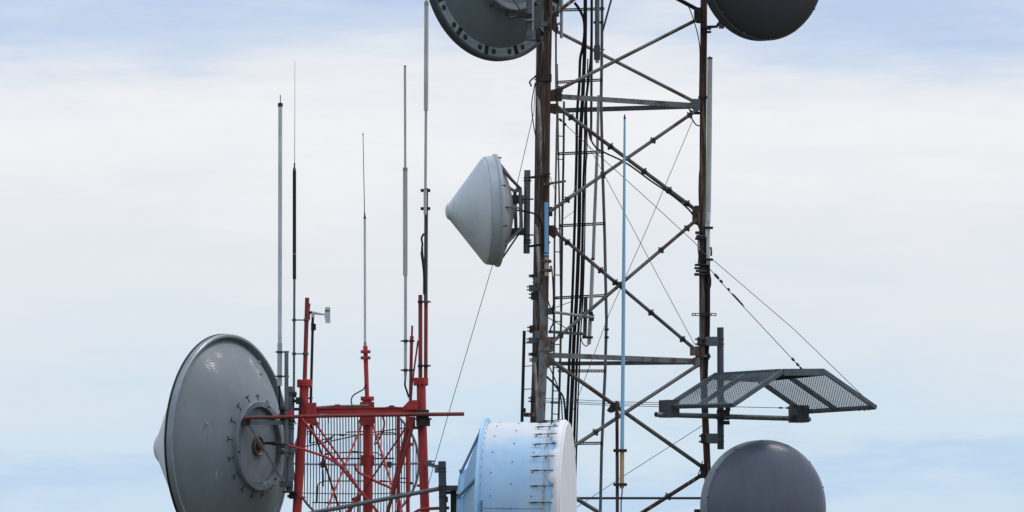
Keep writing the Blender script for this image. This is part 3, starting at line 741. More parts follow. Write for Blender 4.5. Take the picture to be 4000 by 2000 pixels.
MB().tube([O3 - n3 * .6, V((at(2765, 1990, 0).x, -.02, O3.z))], .06, 12).build("mount_arm", GALVD, d3)
m = MB(); m.pbox(2712, 1990, 2748, 2004, -.2, .2); T(m, [(2724, 1996), (2760, 2000)], 16, -.2); m.build("bracket", IRON, d3)
d4, O4, n4 = domed_dish(2988, -142, -.6, 1.20, V((.60, -.80, -.04)), .20, .17, "near black domed dish cut off by the top edge, right of the tower", RADE, GALVD)
m = MB(); m.tube([at(2764, 105, 0), at(2800, 104, -.2), at(2806, 92, -.25)], .022, 8)
m.pbox(2806, 84, 2822, 100, -.28, .12); m.build("mount_arm", IRON, d4)
m = MB(); m.pbox(2808, 92, 2829, 111, -.34, .1); m.build("bracket", GALV, d4)
m = MB(); m.prism([at(2806, 40, -.3), at(2828, 62, -.3), at(2840, 96, -.3), at(2806, 96, -.3)], V((0, .05, 0))); m.build("lug", GALVD, d4)
MB().tube([O4 - n4 * .55, V((at(2752, -140, 0).x, 0, O4.z))], .06, 12).build("mount_arm", GALVD, d4)
for q in ((2768, 112), (2772, 124)):
    m = MB(); m.tube([at(q[0] - 8, q[1], -.1), at(q[0] + 6, q[1], -.1)], .012, 6); m.build("u_bolt", IRON, d4)

# ================================================================== MESH ICE SHIELD
def ice_shield():
    P = dict(A=(2603, 1588, -.93), B=(2864, 1582, -2.13), Cc=(2787, 1470, -.27), D=(3053, 1454, -1.47),
             E=(3138, 1608, .87), F=(3418, 1590, -.33), G=(2955, 1480, .33), H=(3222, 1453, -.87))
    W = {k: at(*v) for k, v in P.items()}
    t = thing("mesh_ice_shield", "grey steel mesh canopy on rafters reaching out from the right tower leg", "ice shield", at(2812, 1620, -.2))
    A, B, Cc, D, E, F, G, H = (W[k] for k in ("A", "B", "Cc", "D", "E", "F", "G", "H"))
    nl = (B - A).cross(Cc - A).normalized(); nr = (F - E).cross(G - E).normalized()
    if nl.z < 0: nl = -nl
    if nr.z < 0: nr = -nr
    bw, bh = .04, .066
    def rafter(p, q, nn, name="rafter", hh=bh):
        d = (q - p).normalized(); MB().bar(p - d * .02, q + d * .02, bw, hh, nn).build(name, SHIELD, t)
    rafter(A, Cc, nl); rafter(B, D, nl); rafter(A.lerp(B, .48), Cc.lerp(D, .48), nl)
    rafter(E, G, nr); rafter(F, H, nr); rafter(E.lerp(F, .46), G.lerp(H, .46), nr)
    up = V((0, 0, 1)); dz = V((0, 0, .0))
    rafter(A - nl * .004, B - nl * .004, nl, "edge_rail", .06); rafter(E - nr * .004, F - nr * .004, nr, "edge_rail", .06)
    for (p, q) in ((Cc, D), (G, H), (D, H), (Cc, G)):
        d = (q - p).normalized(); MB().bar(p + d * .03, q - d * .03, .05, .105, up).build("ridge_beam", SHIELD, t)
    MB().prism([Cc, D, H, G], V((0, 0, .012))).build("ridge_plate", SHIELD, t)
    # expanded mesh: two families of thin strands on each slope
    def meshpanel(p00, p10, p01, p11, nn):
        m = MB()
        nu, nv = 29, 24
        def pt(u, v): return p00.lerp(p10, u).lerp(p01.lerp(p11, u), v)
        def seg(u0, v0, u1, v1): m.bar(pt(u0, v0) + nn * .03, pt(u1, v1) + nn * .03, .0090, .004, nn)
        for s in (1, -1):
            for k in range(-nv, nu + 1):
                # lines u*nu = k + v*nv (s=1) or mirrored
                v0, v1 = 0., 1.; u0 = k / nu; u1 = (k + nv) / nu
                if u0 < 0: v0 = -k / nv; u0 = 0.
                if u1 > 1: v1 = (nu - k) / nv; u1 = 1.
                if v1 - v0 < .02: continue
                if s == 1: seg(u0, v0, u1, v1)
                else: seg(1 - u0, v0, 1 - u1, v1)
        m.build("mesh_panel", SHIELD, t)
    meshpanel(A, B, Cc, D, nl); meshpanel(E, F, G, H, nr)
    m = MB(); m.hollow(at(3162, 1637, 1.05), at(2562, 1619, -1.12), sz(20, 0) / 2, .2); m.build("cross_pipe", GALV, t)
    for (x, y, Y) in ((2614, 1612, -.93), (3120, 1632, .83)):
        c = at(x, y, Y); c.z += .06
        m = MB().box(c, V((.1, .03, 0)), V((-.06, .1, 0)), V((0, 0, .135)))
        for zz in (-.03, -.10):
            m.tube([c + V((-.14, -.1, zz)), c + V((.14, -.05, zz))], .010, 6)
        m.build("clamp_box", GALVD, t)
    m = MB(); m.pbox(2833, 1586, 2853, 1606, -1.2, .08); m.bar(at(2812, 1540, -.28), at(2846, 1592, -2.0), .02, .03); m.build("stay_lug", IRON, t)
    m = MB(); ring(m, 2813, 1630, -.2, 34, 14); m.pbox(2800, 1601, 2850, 1622, -.12, .16); m.pbox(2806, 1644, 2850, 1658, -.12, .16)
    m.tube([at(2800, 1632, -.33), at(2846, 1604, -.33)], .012, 6); m.tube([at(2800, 1638, -.33), at(2850, 1638, -.33)], .012, 6); m.build("pole_clamp", IRON, t)
    m = MB(); T(m, [(3352, 1600, -.4), (3400, 1600, -.33)], 5, seg=6); m.pbox(3354, 1596, 3358, 1606, -.4, .03); m.pbox(3374, 1596, 3378, 1606, -.4, .03); m.build("shackle", IRON, t)
    sp = thing("support_pole", "dark grey upright pole boxed off the right tower leg, carrying the mesh shield", "pole", at(2812, 1755, -.05))
    m = MB(); m.hollow(at(2815, 1755, -.08), at(2814, 1279, -.08), sz(26, 0) / 2); m.build("pole", GALVD, sp)
    for (x0, y0, x1, y1) in ((2756, 1316, 2806, 1351), (2742, 1694, 2806, 1732)):
        m = MB(); m.pbox(x0, y0, x1, y1, -.04, .16)
        q = at((x0 + x1) / 2 + 10, (y0 + y1) / 2, -.12); m.bar(q - V((.035, .005, 0)), q + V((.035, -.005, 0)), .02, .022)
        m.build("bracket_box", GALV, sp)
        for y in (y0 + 9, y1 - 7):
            m = MB(); ring(m, 2815, y, -.08, 29, 3); m.tube([at(2715 if y0 < 1500 else 2730, y, -.16), at(2760, y, -.16)], .014, 6); m.build("u_bolt", IRON, sp)
        m = MB(); m.pbox(2724 if y0 < 1500 else 2738, y0 + 1, 2742 if y0 < 1500 else 2756, y1 - 1, -.02, .2); m.build("back_plate", GALVD, sp)
ice_shield()

# ================================================================== RED TOWER
RN, RF = -12.9, -11.2
rt = thing("red_lattice_tower", "red painted three legged lattice tower at lower left with pipe masts on its legs", "tower", at(1420, 3400, -12.4))
def rleg(poly, Y, d, material=RED):
    ps = pts(poly, Y); ps.append(toground(ps[-2], ps[-1])); return MB().tube(ps, sz(d, Y) / 2, 22).build("leg", material, rt)
la = rleg([(1189, 1500), (1186, 1570), (1160, 2000)], RN, 36)
lb = rleg([(1434, 1562), (1436, 1700), (1438, 2000)], RF, 37)
lc = rleg([(1645, 1494), (1646, 1560), (1660, 2000)], RN, 36)
def flange(x, y, Y, wd, h, parent, bolts=10):
    m = MB(); p = at(x, y, Y); r = sz(wd, Y) / 2; q = sz(h, Y) / 2
    m.tube([p - V((0, 0, q)), p - V((0, 0, q * .1))], r, 28); m.tube([p + V((0, 0, q * .1)), p + V((0, 0, q))], r, 28)
    for k in range(bolts):
        a = 2 * math.pi * k / bolts + .2; c = p + V((math.cos(a), math.sin(a), 0)) * r * .84
        m.tube([c - V((0, 0, q * 1.8)), c + V((0, 0, q * 1.8))], .018, 6)
    m.build("flange", RED, parent)
flange(1190, 1498, RN, 60, 17, la); flange(1644, 1491, RN, 58, 17, lc); flange(1435, 1557, RF, 52, 9, lb, 6)
m = MB(); ring(m, 1175, 1943, RN, 39, 5); m.build("weld_band", RED, la)
m = MB(); ring(m, 1186, 1567, RN, 39, 4); m.build("weld_band", RED, la)
m = MB(); ring(m, 1437, 1782, RF, 41, 4); ring(m, 1437, 1802, RF, 41, 4); ring(m, 1437, 1818, RF, 42, 3); m.build("sleeve", RED, lb)
m = MB(); m.pbox(1407, 1778, 1462, 1819, RF, .10); m.build("cleat", REDD, lb)
# masts standing on the legs
def mast(poly, d, Y, material=REDD, name="mast"):
    m = MB(); T(m, poly, d, Y, 16); return m.build(name, material, rt)
mast([(1200, 1163), (1190, 1496)], 17, RN)
mm = mast([(1427, 1352), (1434, 1556)], [18, 17], RF, RED)
for y in (1374, 1398):
    m = MB(); clampplate(m, 1409, 1447, y, RF, 10, .16); m.build("clamp", RED, mm)
mast([(1642, 1152), (1642, 1490)], 16, RN)
mast([(1664, 1180), (1663, 1490)], 15, RN)
mq = mast([(1610, 1272), (1609, 1312), (1608, 1313), (1603, 1575)], [8, 8, 13, 13], RN + .1)
m = MB(); ring(m, 1609, 1318, RN + .1, 15, 10); m.build("collar", RED, mq)
m = MB(); T(m, [(1633, 1330), (1610, 1500), (1606, 1560)], 7, RN + .05); m.build("brace", REDD, rt)
# head beams
def rbeam(a, b, h, material=RED, t=.07):
    m = MB(); pa, pb = at(*a), at(*b); hh = sz(h, RN)
    m.bar(pa, pb, .012, hh); 
    s = (pb - pa).normalized().cross(V((0, 0, 1))) * t / 2
    for sg in (-1, 1):
        m.bar(pa + V((0, 0, sg * hh * .5)), pb + V((0, 0, sg * hh * .5)), t, .014)
    return m.build("head_beam", material, rt)
rbeam((1196, 1605, RN), (1636, 1601, RN), 19)
rbeam((1196, 1606, RN + .1), (1424, 1610, RF), 17, REDD); rbeam((1636, 1601, RN + .1), (1446, 1610, RF), 17, REDD)
def rplate(poly, Y, material=RED, t=.03, bolts=()):
    m = MB().prism([at(x, y, Y) for x, y in poly], V((0, t, 0)))
    for x, y in bolts:
        q = at(x, y, Y); m.tube([q - V((0, t / 2 + .015, 0)), q], .016, 6)
    m.build("gusset", material, rt)
rplate([(1196, 1573), (1236, 1573), (1236, 1640), (1247, 1655), (1240, 1666), (1215, 1660), (1196, 1645)], RN - .09, RED, .03, [(1222, 1581), (1228, 1650), (1210, 1640)])
rplate([(1406, 1570), (1462, 1570), (1462, 1628), (1468, 1652), (1450, 1660), (1420, 1660), (1402, 1652), (1406, 1628)], RF - .12, RED, .03, [(1412, 1578), (1456, 1578)])
rplate([(1574, 1590), (1585, 1578), (1600, 1563), (1634, 1563), (1634, 1600), (1574, 1600)], RN - .09, RED, .03, [(1582, 1588), (1604, 1570)])
rplate([(1594, 1628), (1622, 1628), (1622, 1668), (1606, 1690), (1592, 1670)], RN - .10, REDD, .03, [])
m = MB(); m.pbox(1626, 1637, 1680, 1664, RN - .14, .12); m.pbox(1620, 1634, 1686, 1639, RN - .14, .16)
m.build("bracket", DIRTR, rt)
m = MB(); m.pbox(1616, 1666, 1634, 1676, RN - .1, .1); m.build("bracket", IRON, rt)
m = MB(); m.pbox(1628, 1892, 1645, 1902, RN, .08); m.build("cleat", RED, rt)
def rb(a, b, d, material=RED, name="brace", curve=False):
    m = MB(); T(m, [a, b], d, RN); return m.build(name, material, rt)
rb((1176, 1634, RN - .2), (1490, 2018, RN - .05), 11)
rb((1238, 1662, RN), (1350, 1819, RN - .02), 8)
rb((1350, 1830, RN + .1), (1452, 1985, RN + .1), 9, REDD)
rb((1616, 1648, RN - .1), (1500, 2048, RN + .1), 15, REDD)
rb((1600, 1640, RN), (1532, 1930, RN + .2), 18, REDD)
rb((1216, 1660, RN + .2), (1263, 1791, RN + .5), 7, IRON); rb((1263, 1791, RN + .5), (1345, 2050, RF), 8, REDD)
rb((1418, 1648, RF - .05), (1270, 2005, RN + .3), 8)
rb((1453, 1648, RF - .05), (1545, 1940, RN + .4), 9)
rb((1586, 1668, RN + .3), (1360, 2008, RF - .05), 7)
rb((1540, 1925, RN + .2), (1580, 2050, RN), 9); rb((1558, 1940, RN + .2), (1572, 2000, RN), 6)
rb((1404, 1930, RF - .1), (1355, 2005, RF - .2), 14, REDD)
for x0, x1, d in ((1556, 1556, 15), (1592, 1594, 16)):
    m = MB(); T(m, [(x0, 1612, RF + .1), (x1, 2150, RF + .1)], d, RF); m.build("upright", RED if x0 > 1570 else REDD, rt)
m = MB(); ring(m, 1604, 1736, RF + .1, 26, 12); m.build("collar", REDD, rt)
for y in (1747, 1868):
    m = MB(); T(m, [(1548, y), (1596, y)], 5, RF + .1); m.build("tie", REDD, rt)
m = MB(); m.pbox(1375, 1944, 1410, 1956, RF - .1, .1); m.build("cleat", REDD, rt)
# red cable-like bent pipe between the legs
m = MB(); m.tube(smooth(pts([(1384, 1812), (1398, 1842), (1445, 1868), (1480, 1886), (1518, 1902), (1534, 1918), (1540, 1950)], RF - .5)), .018, 8); o = m.build("bent_pipe", RED)
tag(o, "thin red bent pipe crossing behind the braces in the middle of the red tower", "pipe")
m = MB(); m.tube(smooth(pts([(1494, 1625), (1501, 1650), (1497, 1680), (1486, 1705), (1470, 1735)], RF - .3)), .014, 8); o = m.build("bent_pipe", REDD)
tag(o, "short red curved conduit right of the red tower's middle leg", "pipe")
m = MB(); m.tube(smooth(pts([(1618, 2004), (1640, 1992), (1680, 1987), (1755, 1984)], -13.3)), .022, 8); o = m.build("bent_pipe", REDD)
tag(o, "dark red curved pipe at the bottom edge beside the right red leg", "pipe")
# long horizontal pipe
m = MB(); m.tube([at(952, 1633, -13.3), at(1180, 1627, -13.25), at(1500, 1621, -13.2)], sz(14, RN) / 2, 14)
m.hollow(at(1500, 1621, -13.2), at(1813, 1617, -13.15), sz(15, RN) / 2)
o = m.build("cross_pipe", REDR); tag(o, "long rusty red horizontal pipe across the front of the red tower, sticking out right", "pipe")
for x in (1118, 1650):
    m = MB(); c = at(x, 1621, -13.1); m.tube([c - V((.07, 0, 0)), c + V((.07, 0, 0))], sz(21, RN) / 2, 12); m.box(c + V((0, .08, 0)), V((.09, 0, 0)), V((0, .05, 0)), V((0, 0, .075))); m.build("clamp", IRON, o)
# brown pipe lying on the head beam
m = MB(); m.tube(pts([(1232, 1594, -12.3), (1300, 1589, -12), (1440, 1586, -11.6)], RN), sz(13, RN) / 2, 12); o = m.build("loose_pipe", mat("brown_pipe", (.10, .075, .065), .7, .1, (.055, .035, .03), .8, (6, 6, 6)))
tag(o, "brown pipe lying along the top of the red head beam left of the middle leg", "pipe")
for x, y in ((1318, 1588), (1530, 1592)):
    m = MB(); m.pbox(x - 22, y - 3, x + 22, y + 4, -12.2, .12); m.pbox(x - 10, y - 8, x + 10, y - 3, -12.2, .10); m.build("clamp", REDD if x < 1400 else IRON, rt)

# ------------------------------------------------------------------ whips on the red tower
YW = -13.05
a1 = whip("white antenna tube with a black cap and spike, leftmost of the antennas", (1092, 1507), YW)
m = MB(); T(m, [(1095, 414), (1093, 1342)], 16, YW, 16); m.build("tube", WHITE, a1)
m = MB(); T(m, [(1095, 402), (1095, 405), (1095, 416)], [17, 20, 20], YW, 16); T(m, [(1095, 371), (1095, 403)], 3.4, YW, 8); m.build("cap", PLASTIC, a1)
m = MB(); T(m, [(1093, 1340), (1092, 1507)], 19, YW, 16); m.build("sleeve", WHITEG, a1)
m = MB(); m.tube(smooth(pts([(1092, 1505), (1093, 1540), (1091, 1575), (1096, 1605), (1105, 1615)], YW)), .014, 8); m.build("feed_cable", BLACK, a1)
for y in (1375, 1470):
    m = MB(); m.pbox(1076, y - 2.5, 1128, y + 2.5, YW - .02, .05); ring(m, 1093, y, YW, 23, 7); ring(m, 1119, y, YW, 20, 7); m.build("clamp", IRON, a1)
a2 = whip("black thick whip with a hair thin top and grey lower pole, second antenna from left", (1149, 1545), YW)
m = MB(); T(m, [(1152, 238), (1151, 640)], [1.4, 2.8], YW, 8); m.build("top_whip", GALVL, a2)
m = MB(); T(m, [(1150.5, 636), (1150, 658)], 6, YW, 10); T(m, [(1150, 654), (1150, 668)], [9, 14], YW, 12); m.build("ferrule", BRASS, a2)
m = MB(); T(m, [(1150, 668), (1150, 1090)], 14, YW, 14); m.build("sheath", PLASTIC, a2)
m = MB(); ring(m, 1150, 992, YW, 15.5, 3); m.build("band", GALVL, a2)
m = MB(); T(m, [(1150, 1088), (1148, 1545)], 9.5, YW, 12); m.build("pole", GALV, a2)
for y in (1250, 1382):
    m = MB(); T(m, [(1140, y), (1206, y)], 5, RN - .1, 8); ring(m, 1149, y, YW, 14, 11); ring(m, 1197 - (y - 1250) * .03, y, RN, 21, 11); m.build("bracket", GALVD, a2)
m = MB(); m.pbox(1145, 1530, 1158, 1552, YW, .1); m.pbox(1143, 1536, 1160, 1540, YW - .02, .12); m.build("foot_clamp", DIRTR, a2)
a3 = whip("slender white antenna with a black tip cone on the middle red mast", (1427, 1360), RF)
m = MB(); T(m, [(1418, 522), (1421, 680), (1424, 832)], [2.6, 3, 3.4], RF, 8); m.build("top_whip", GALVD, a3)
m = MB(); T(m, [(1418, 520), (1418, 528)], 4.4, RF, 8); m.build("tip", PLASTIC, a3)
m = MB(); T(m, [(1424, 828), (1425, 846), (1425, 847), (1425, 855)], [4, 7, 10, 10], RF, 12); m.build("boot", PLASTIC, a3)
m = MB(); T(m, [(1425, 853), (1426, 1338)], 9.5, RF, 12); m.build("tube", WHITE, a3)
m = MB(); T(m, [(1426, 1336), (1427, 1362)], 12, RF, 12); m.build("ferrule", GALVL, a3)
m = MB(); ring(m, 1426, 1338, RF, 11.5, 4); m.build("band", PLASTIC, a3)
cable([(1429, 1500), (1420, 1520), (1400, 1532), (1380, 1545), (1372, 1562), (1374, 1578), (1380, 1588)], 5, RF - .05, "thin grey cable curling from the middle red mast down to the head beam", False, None)
cable([(1440, 1576), (1444, 1586)], 4, RF - .2, "tiny cable stub at the top plate of the middle red leg", False, None, False)
a4 = whip("beige white antenna with a thick middle sleeve, beside the short red mast", (1584, 1495), YW)
m = MB(); T(m, [(1582, 258), (1583, 656)], 9.5, YW, 12); m.build("top_tube", WHITEG, a4)
m = MB(); T(m, [(1582, 256), (1582, 260)], 10, YW, 12); m.build("tip", GALVD, a4)
m = MB(); T(m, [(1583, 656), (1583, 1076)], 18, YW, 16); m.build("sleeve", WHITEG, a4)
m = MB(); T(m, [(1583, 655), (1583, 669)], 18.8, YW, 16); m.build("collar", BEIGE, a4)
m = MB(); T(m, [(1584, 1075), (1584, 1456)], 12, YW, 12); m.build("tube", WHITEG, a4)
m = MB(); T(m, [(1584, 1454), (1583, 1485)], [12, 9], YW, 12); m.build("ferrule", BEIGE, a4)
m = MB(); m.tube(smooth(pts([(1583, 1484), (1582, 1505), (1590, 1530), (1597, 1552)], YW)), .013, 8); m.build("feed_cable", BLACK, a4)
for y in (1332, 1446):
    m = MB(); m.pbox(1565, y - 2.5, 1620, y + 2.5, YW - .02, .05); ring(m, 1584, y, YW, 18, 10); ring(m, 1608 - (y - 1332) * .02, y, RN + .1, 17, 10); m.build("clamp", IRON, a4)
a5 = whip("tallest white antenna tube leaving the top edge, on a dark grey pipe", (1663, 1180), YW)
m = MB(); T(m, [(1666, -160), (1666, 6)], 9, YW, 12); m.build("top_tube", WHITEG, a5)
m = MB(); T(m, [(1666, 8), (1664, 432)], 17, YW, 16); m.build("tube", WHITEG, a5)
m = MB(); T(m, [(1666, 6), (1666, 22)], 18, YW, 16); m.build("collar", BEIGE, a5)
m = MB(); T(m, [(1664, 430), (1662, 742)], 11, YW, 12); m.build("lower_tube", WHITEG, a5)
m = MB(); T(m, [(1661, 740), (1661, 838)], 13, YW - .06, 14); m.build("sleeve", WHITEG, a5)
for y in (744, 815):
    m = MB(); m.pbox(1643, y - 5, 1681, y + 5, YW, .12); m.build("clamp", PLASTIC, a5)
m = MB(); T(m, [(1665, 735), (1663, 1184)], 15, YW + .05, 16); m.build("pipe", GALVD, a5)
m = MB(); m.tube(smooth(pts([(1656, 912), (1647, 930), (1650, 955), (1648, 975), (1652, 1020), (1656, 1080), (1656, 1150)], YW)), .014, 8); m.build("feed_cable", BLACK, a5)
m = MB(); T(m, [(1650, 966), (1648, 990), (1652, 1020), (1656, 1080)], [6, 12, 11, 5], YW, 10); m.build("cable_joint", PLASTIC, a5)
for y in (1179, 1429):
    m = MB(); m.pbox(1634, y - 2.5, 1683, y + 2.5, RN - .06, .05); ring(m, 1642, y, RN, 21, 10); ring(m, 1664, y, RN, 20, 10); m.build("clamp", IRON, a5)

# ------------------------------------------------------------------ wind monitor
def wind_monitor():
    Y = -12.75
    t = thing("wind_monitor", "white propeller wind vane with square tail on a black post beside the left red mast", "wind vane", at(1214, 1575, Y))
    m = MB(); T(m, [(1221, 1290), (1214, 1575)], 11, Y, 12); m.build("post", PLASTIC, t)
    m = MB(); T(m, [(1222, 1236), (1221, 1262)], 11, Y, 12); T(m, [(1221, 1262), (1221, 1292)], 13, Y, 12); m.pbox(1224, 1265, 1234, 1290, Y, .06); m.build("junction_box", PLASTIC, t)
    m = MB(); m.tube([at(1219, 1221, Y - .0), at(1230, 1222, Y), at(1250, 1226, Y), at(1290, 1231, Y)], [sz(7, Y), sz(6, Y), sz(4.5, Y), sz(1.2, Y)], 16)
    T(m, [(1223, 1224), (1222, 1240)], 13, Y, 12); m.build("body", WHITE, t)
    m = MB(); T(m, [(1206, 1216), (1213, 1219), (1220, 1221)], [3, 8, 13], Y, 12); m.build("nose", PLASTIC, t)
    m = MB()
    m.prism([at(1270, 1200, Y), at(1290, 1200, Y), at(1290, 1262, Y), at(1272, 1262, Y), at(1267, 1234, Y)], V((0, .012, 0))); tl = m.build("tail_fin", WHITE, t)
    m = MB(); m.pbox(1271, 1211, 1288, 1216, Y - .008, .004); m.build("tail_mark", GALVD, tl)
    c = at(1207, 1217, Y); ax = V((1, 0, -.1)).normalized()
    for k in range(4):
        a = k * math.pi / 2 + .45; d = V((0, math.sin(a), math.cos(a))); s = ax.cross(d)
        tw = (s + ax * .9).normalized()
        m = MB().prism([c + d * .02 - tw * .012, c + d * .10 - tw * .032, c + d * .125 - tw * .01, c + d * .125 + tw * .02, c + d * .10 + tw * .03, c + d * .02 + tw * .012], ax.cross(tw).cross(tw).normalized() * .004 + ax * .004)
        m.build("propeller_blade", PLASTIC, t)
    m = MB(); ring(m, 1214, 1555, Y, 15, 8); m.tube([at(1203, 1556, Y), at(1216, 1556, Y)], .012, 6); m.build("clamp", GALVD, t)
wind_monitor()

# ------------------------------------------------------------------ grid dish behind the red tower
def grid_dish():
    Y = -9.6; cx, cy, Rp = 1392, 1815, 246
    t = thing("grid_dish_antenna", "grey grid dish of thin upright bars standing behind the red tower", "dish antenna", at(cx, cy + Rp, Y), DG)
    c = at(cx, cy, Y); Rm = sz(Rp, Y)
    def dep(x, z): return .42 * ((x * x + z * z) / (Rm * Rm)) * -1      # bowl opens towards the viewer
    m = MB(); ps = [V((c.x + Rm * math.cos(a), c.y + dep(Rm, 0), c.z + Rm * math.sin(a))) for a in [2 * math.pi * k / 72 for k in range(73)]]
    top = at(cx, 1612, Y).z
    ps = [p for p in ps]
    # ring runs below the head of the grid; its top is cut straight
    arc = []
    amax = math.asin((top - c.z) / Rm)
    for k in range(61):
        a = amax - (math.pi + 2 * amax) * k / 60; arc.append(V((c.x + Rm * math.cos(a), c.y - .42, c.z + Rm * math.sin(a))))
    m.tube(arc, sz(10, Y) / 2, 10); m.tube([arc[0], V((c.x, c.y - .42 * ((top - c.z) / Rm) ** 2, top)), arc[-1]], sz(6, Y) / 2, 8)
    m.build("rim", GRID, t)
    m = MB(); n = 43; step = 2 * Rm / n
    for i in range(1, n):
        x = -Rm + i * step; zz = math.sqrt(max(0, Rm * Rm - x * x)); zt = min(zz, top - c.z); zb = -zz
        if zt - zb < .1: continue
        seg = [V((c.x + x, c.y + dep(x, z), c.z + z)) for z in [zb + (zt - zb) * k / 8 for k in range(9)]]
        m.tube(seg, sz(4.4, Y) / 2, 6)
    m.build("grid", GRID, t)
    for (y, d, mt) in ((1815, 9, GALVL), (1700, 4, GRID), (1930, 4, GRID)):
        m = MB(); z = at(cx, y, Y).z - c.z; xm = math.sqrt(Rm * Rm - z * z)
        m.tube([V((c.x + x, c.y + dep(x, z) - .05, c.z + z)) for x in [-xm + 2 * xm * k / 12 for k in range(13)]], sz(d, Y) / 2, 8); m.build("stretcher", mt, t)
    for x in (1262, 1520):
        m = MB(); m.pbox(x - 10, 1804, x + 10, 1826, Y - .15, .16); m.build("stretcher_clamp", DIRTR if x < 1400 else GALVD, t)
    m = MB(); T(m, [(1270, 1791), (1540, 1791)], 6, Y - .35, 8); m.build("feed_boom", IRON, t)
    m = MB(); T(m, [(1401, 1640), (1401, 2040)], 8, Y - .25, 10); m.build("back_post", BEIGE, t)
    loops = [[(1214, 1732), (1246, 1722), (1292, 1709), (1308, 1698), (1348, 1698), (1354, 1688), (1420, 1686)],
             [(1192, 1744), (1330, 1715), (1430, 1693), (1578, 1672)],
             [(1468, 1703), (1482, 1692), (1536, 1690), (1548, 1696)],
             [(1266, 1779), (1274, 1774), (1288, 1770), (1384, 1766), (1474, 1769), (1482, 1774), (1488, 1782)],
             [(1236, 1962), (1238, 1912), (1242, 1892), (1254, 1884), (1266, 1879), (1420, 1879), (1500, 1880), (1560, 1883), (1610, 1888)],
             [(1264, 1880), (1262, 1840), (1258, 1800), (1262, 1779)],
             [(1219, 1963), (1300, 1963), (1372, 1963)],
             [(1386, 1812), (1386, 1860), (1388, 1905)], [(1476, 1702), (1466, 1722), (1462, 1738)]]
    for l in loops:
        m = MB(); m.tube(pts(l, Y - .55), sz(4.5, Y) / 2, 8); m.build("feed_element", IRON, t)
    for (x0, y0, x1, y1, dd) in ((1237, 1962, 1240, 1900, 7), (1253, 1737, 1300, 1709, 6), (1325, 1698, 1346, 1700, 8), (1375, 1765, 1398, 1766, 8), (1268, 1776, 1290, 1770, 8), (1484, 1879, 1508, 1880, 7), (1600, 1885, 1612, 1889, 10), (1270, 1964, 1350, 1964, 6), (1262, 1900, 1260, 1840, 7)):
        m = MB(); m.tube(pts([(x0, y0), (x1, y1)], Y - .58), sz(dd, Y) / 2, 8); m.build("feed_element", PLASTIC, t)
grid_dish()
cable([(1213, 1640), (1213, 1690), (1211, 1732)], 9, -12.2, "thick black cable stub hanging right of the left red leg", False, None)
cable([(1200, 1686), (1212, 1688), (1228, 1700), (1236, 1722)], 6, -12.2, "short black cable bent across behind the left red leg", False, None)
cable([(1148, 1635), (1152, 1650), (1158, 1656)], 5, -13.1, "small black cable drooping from the grey post to the left red leg", False, None)
cable([(1283, 1612), (1283, 1640), (1283, 1654)], 4, -11.5, "short black cable end hanging under the red head beam", False, None)

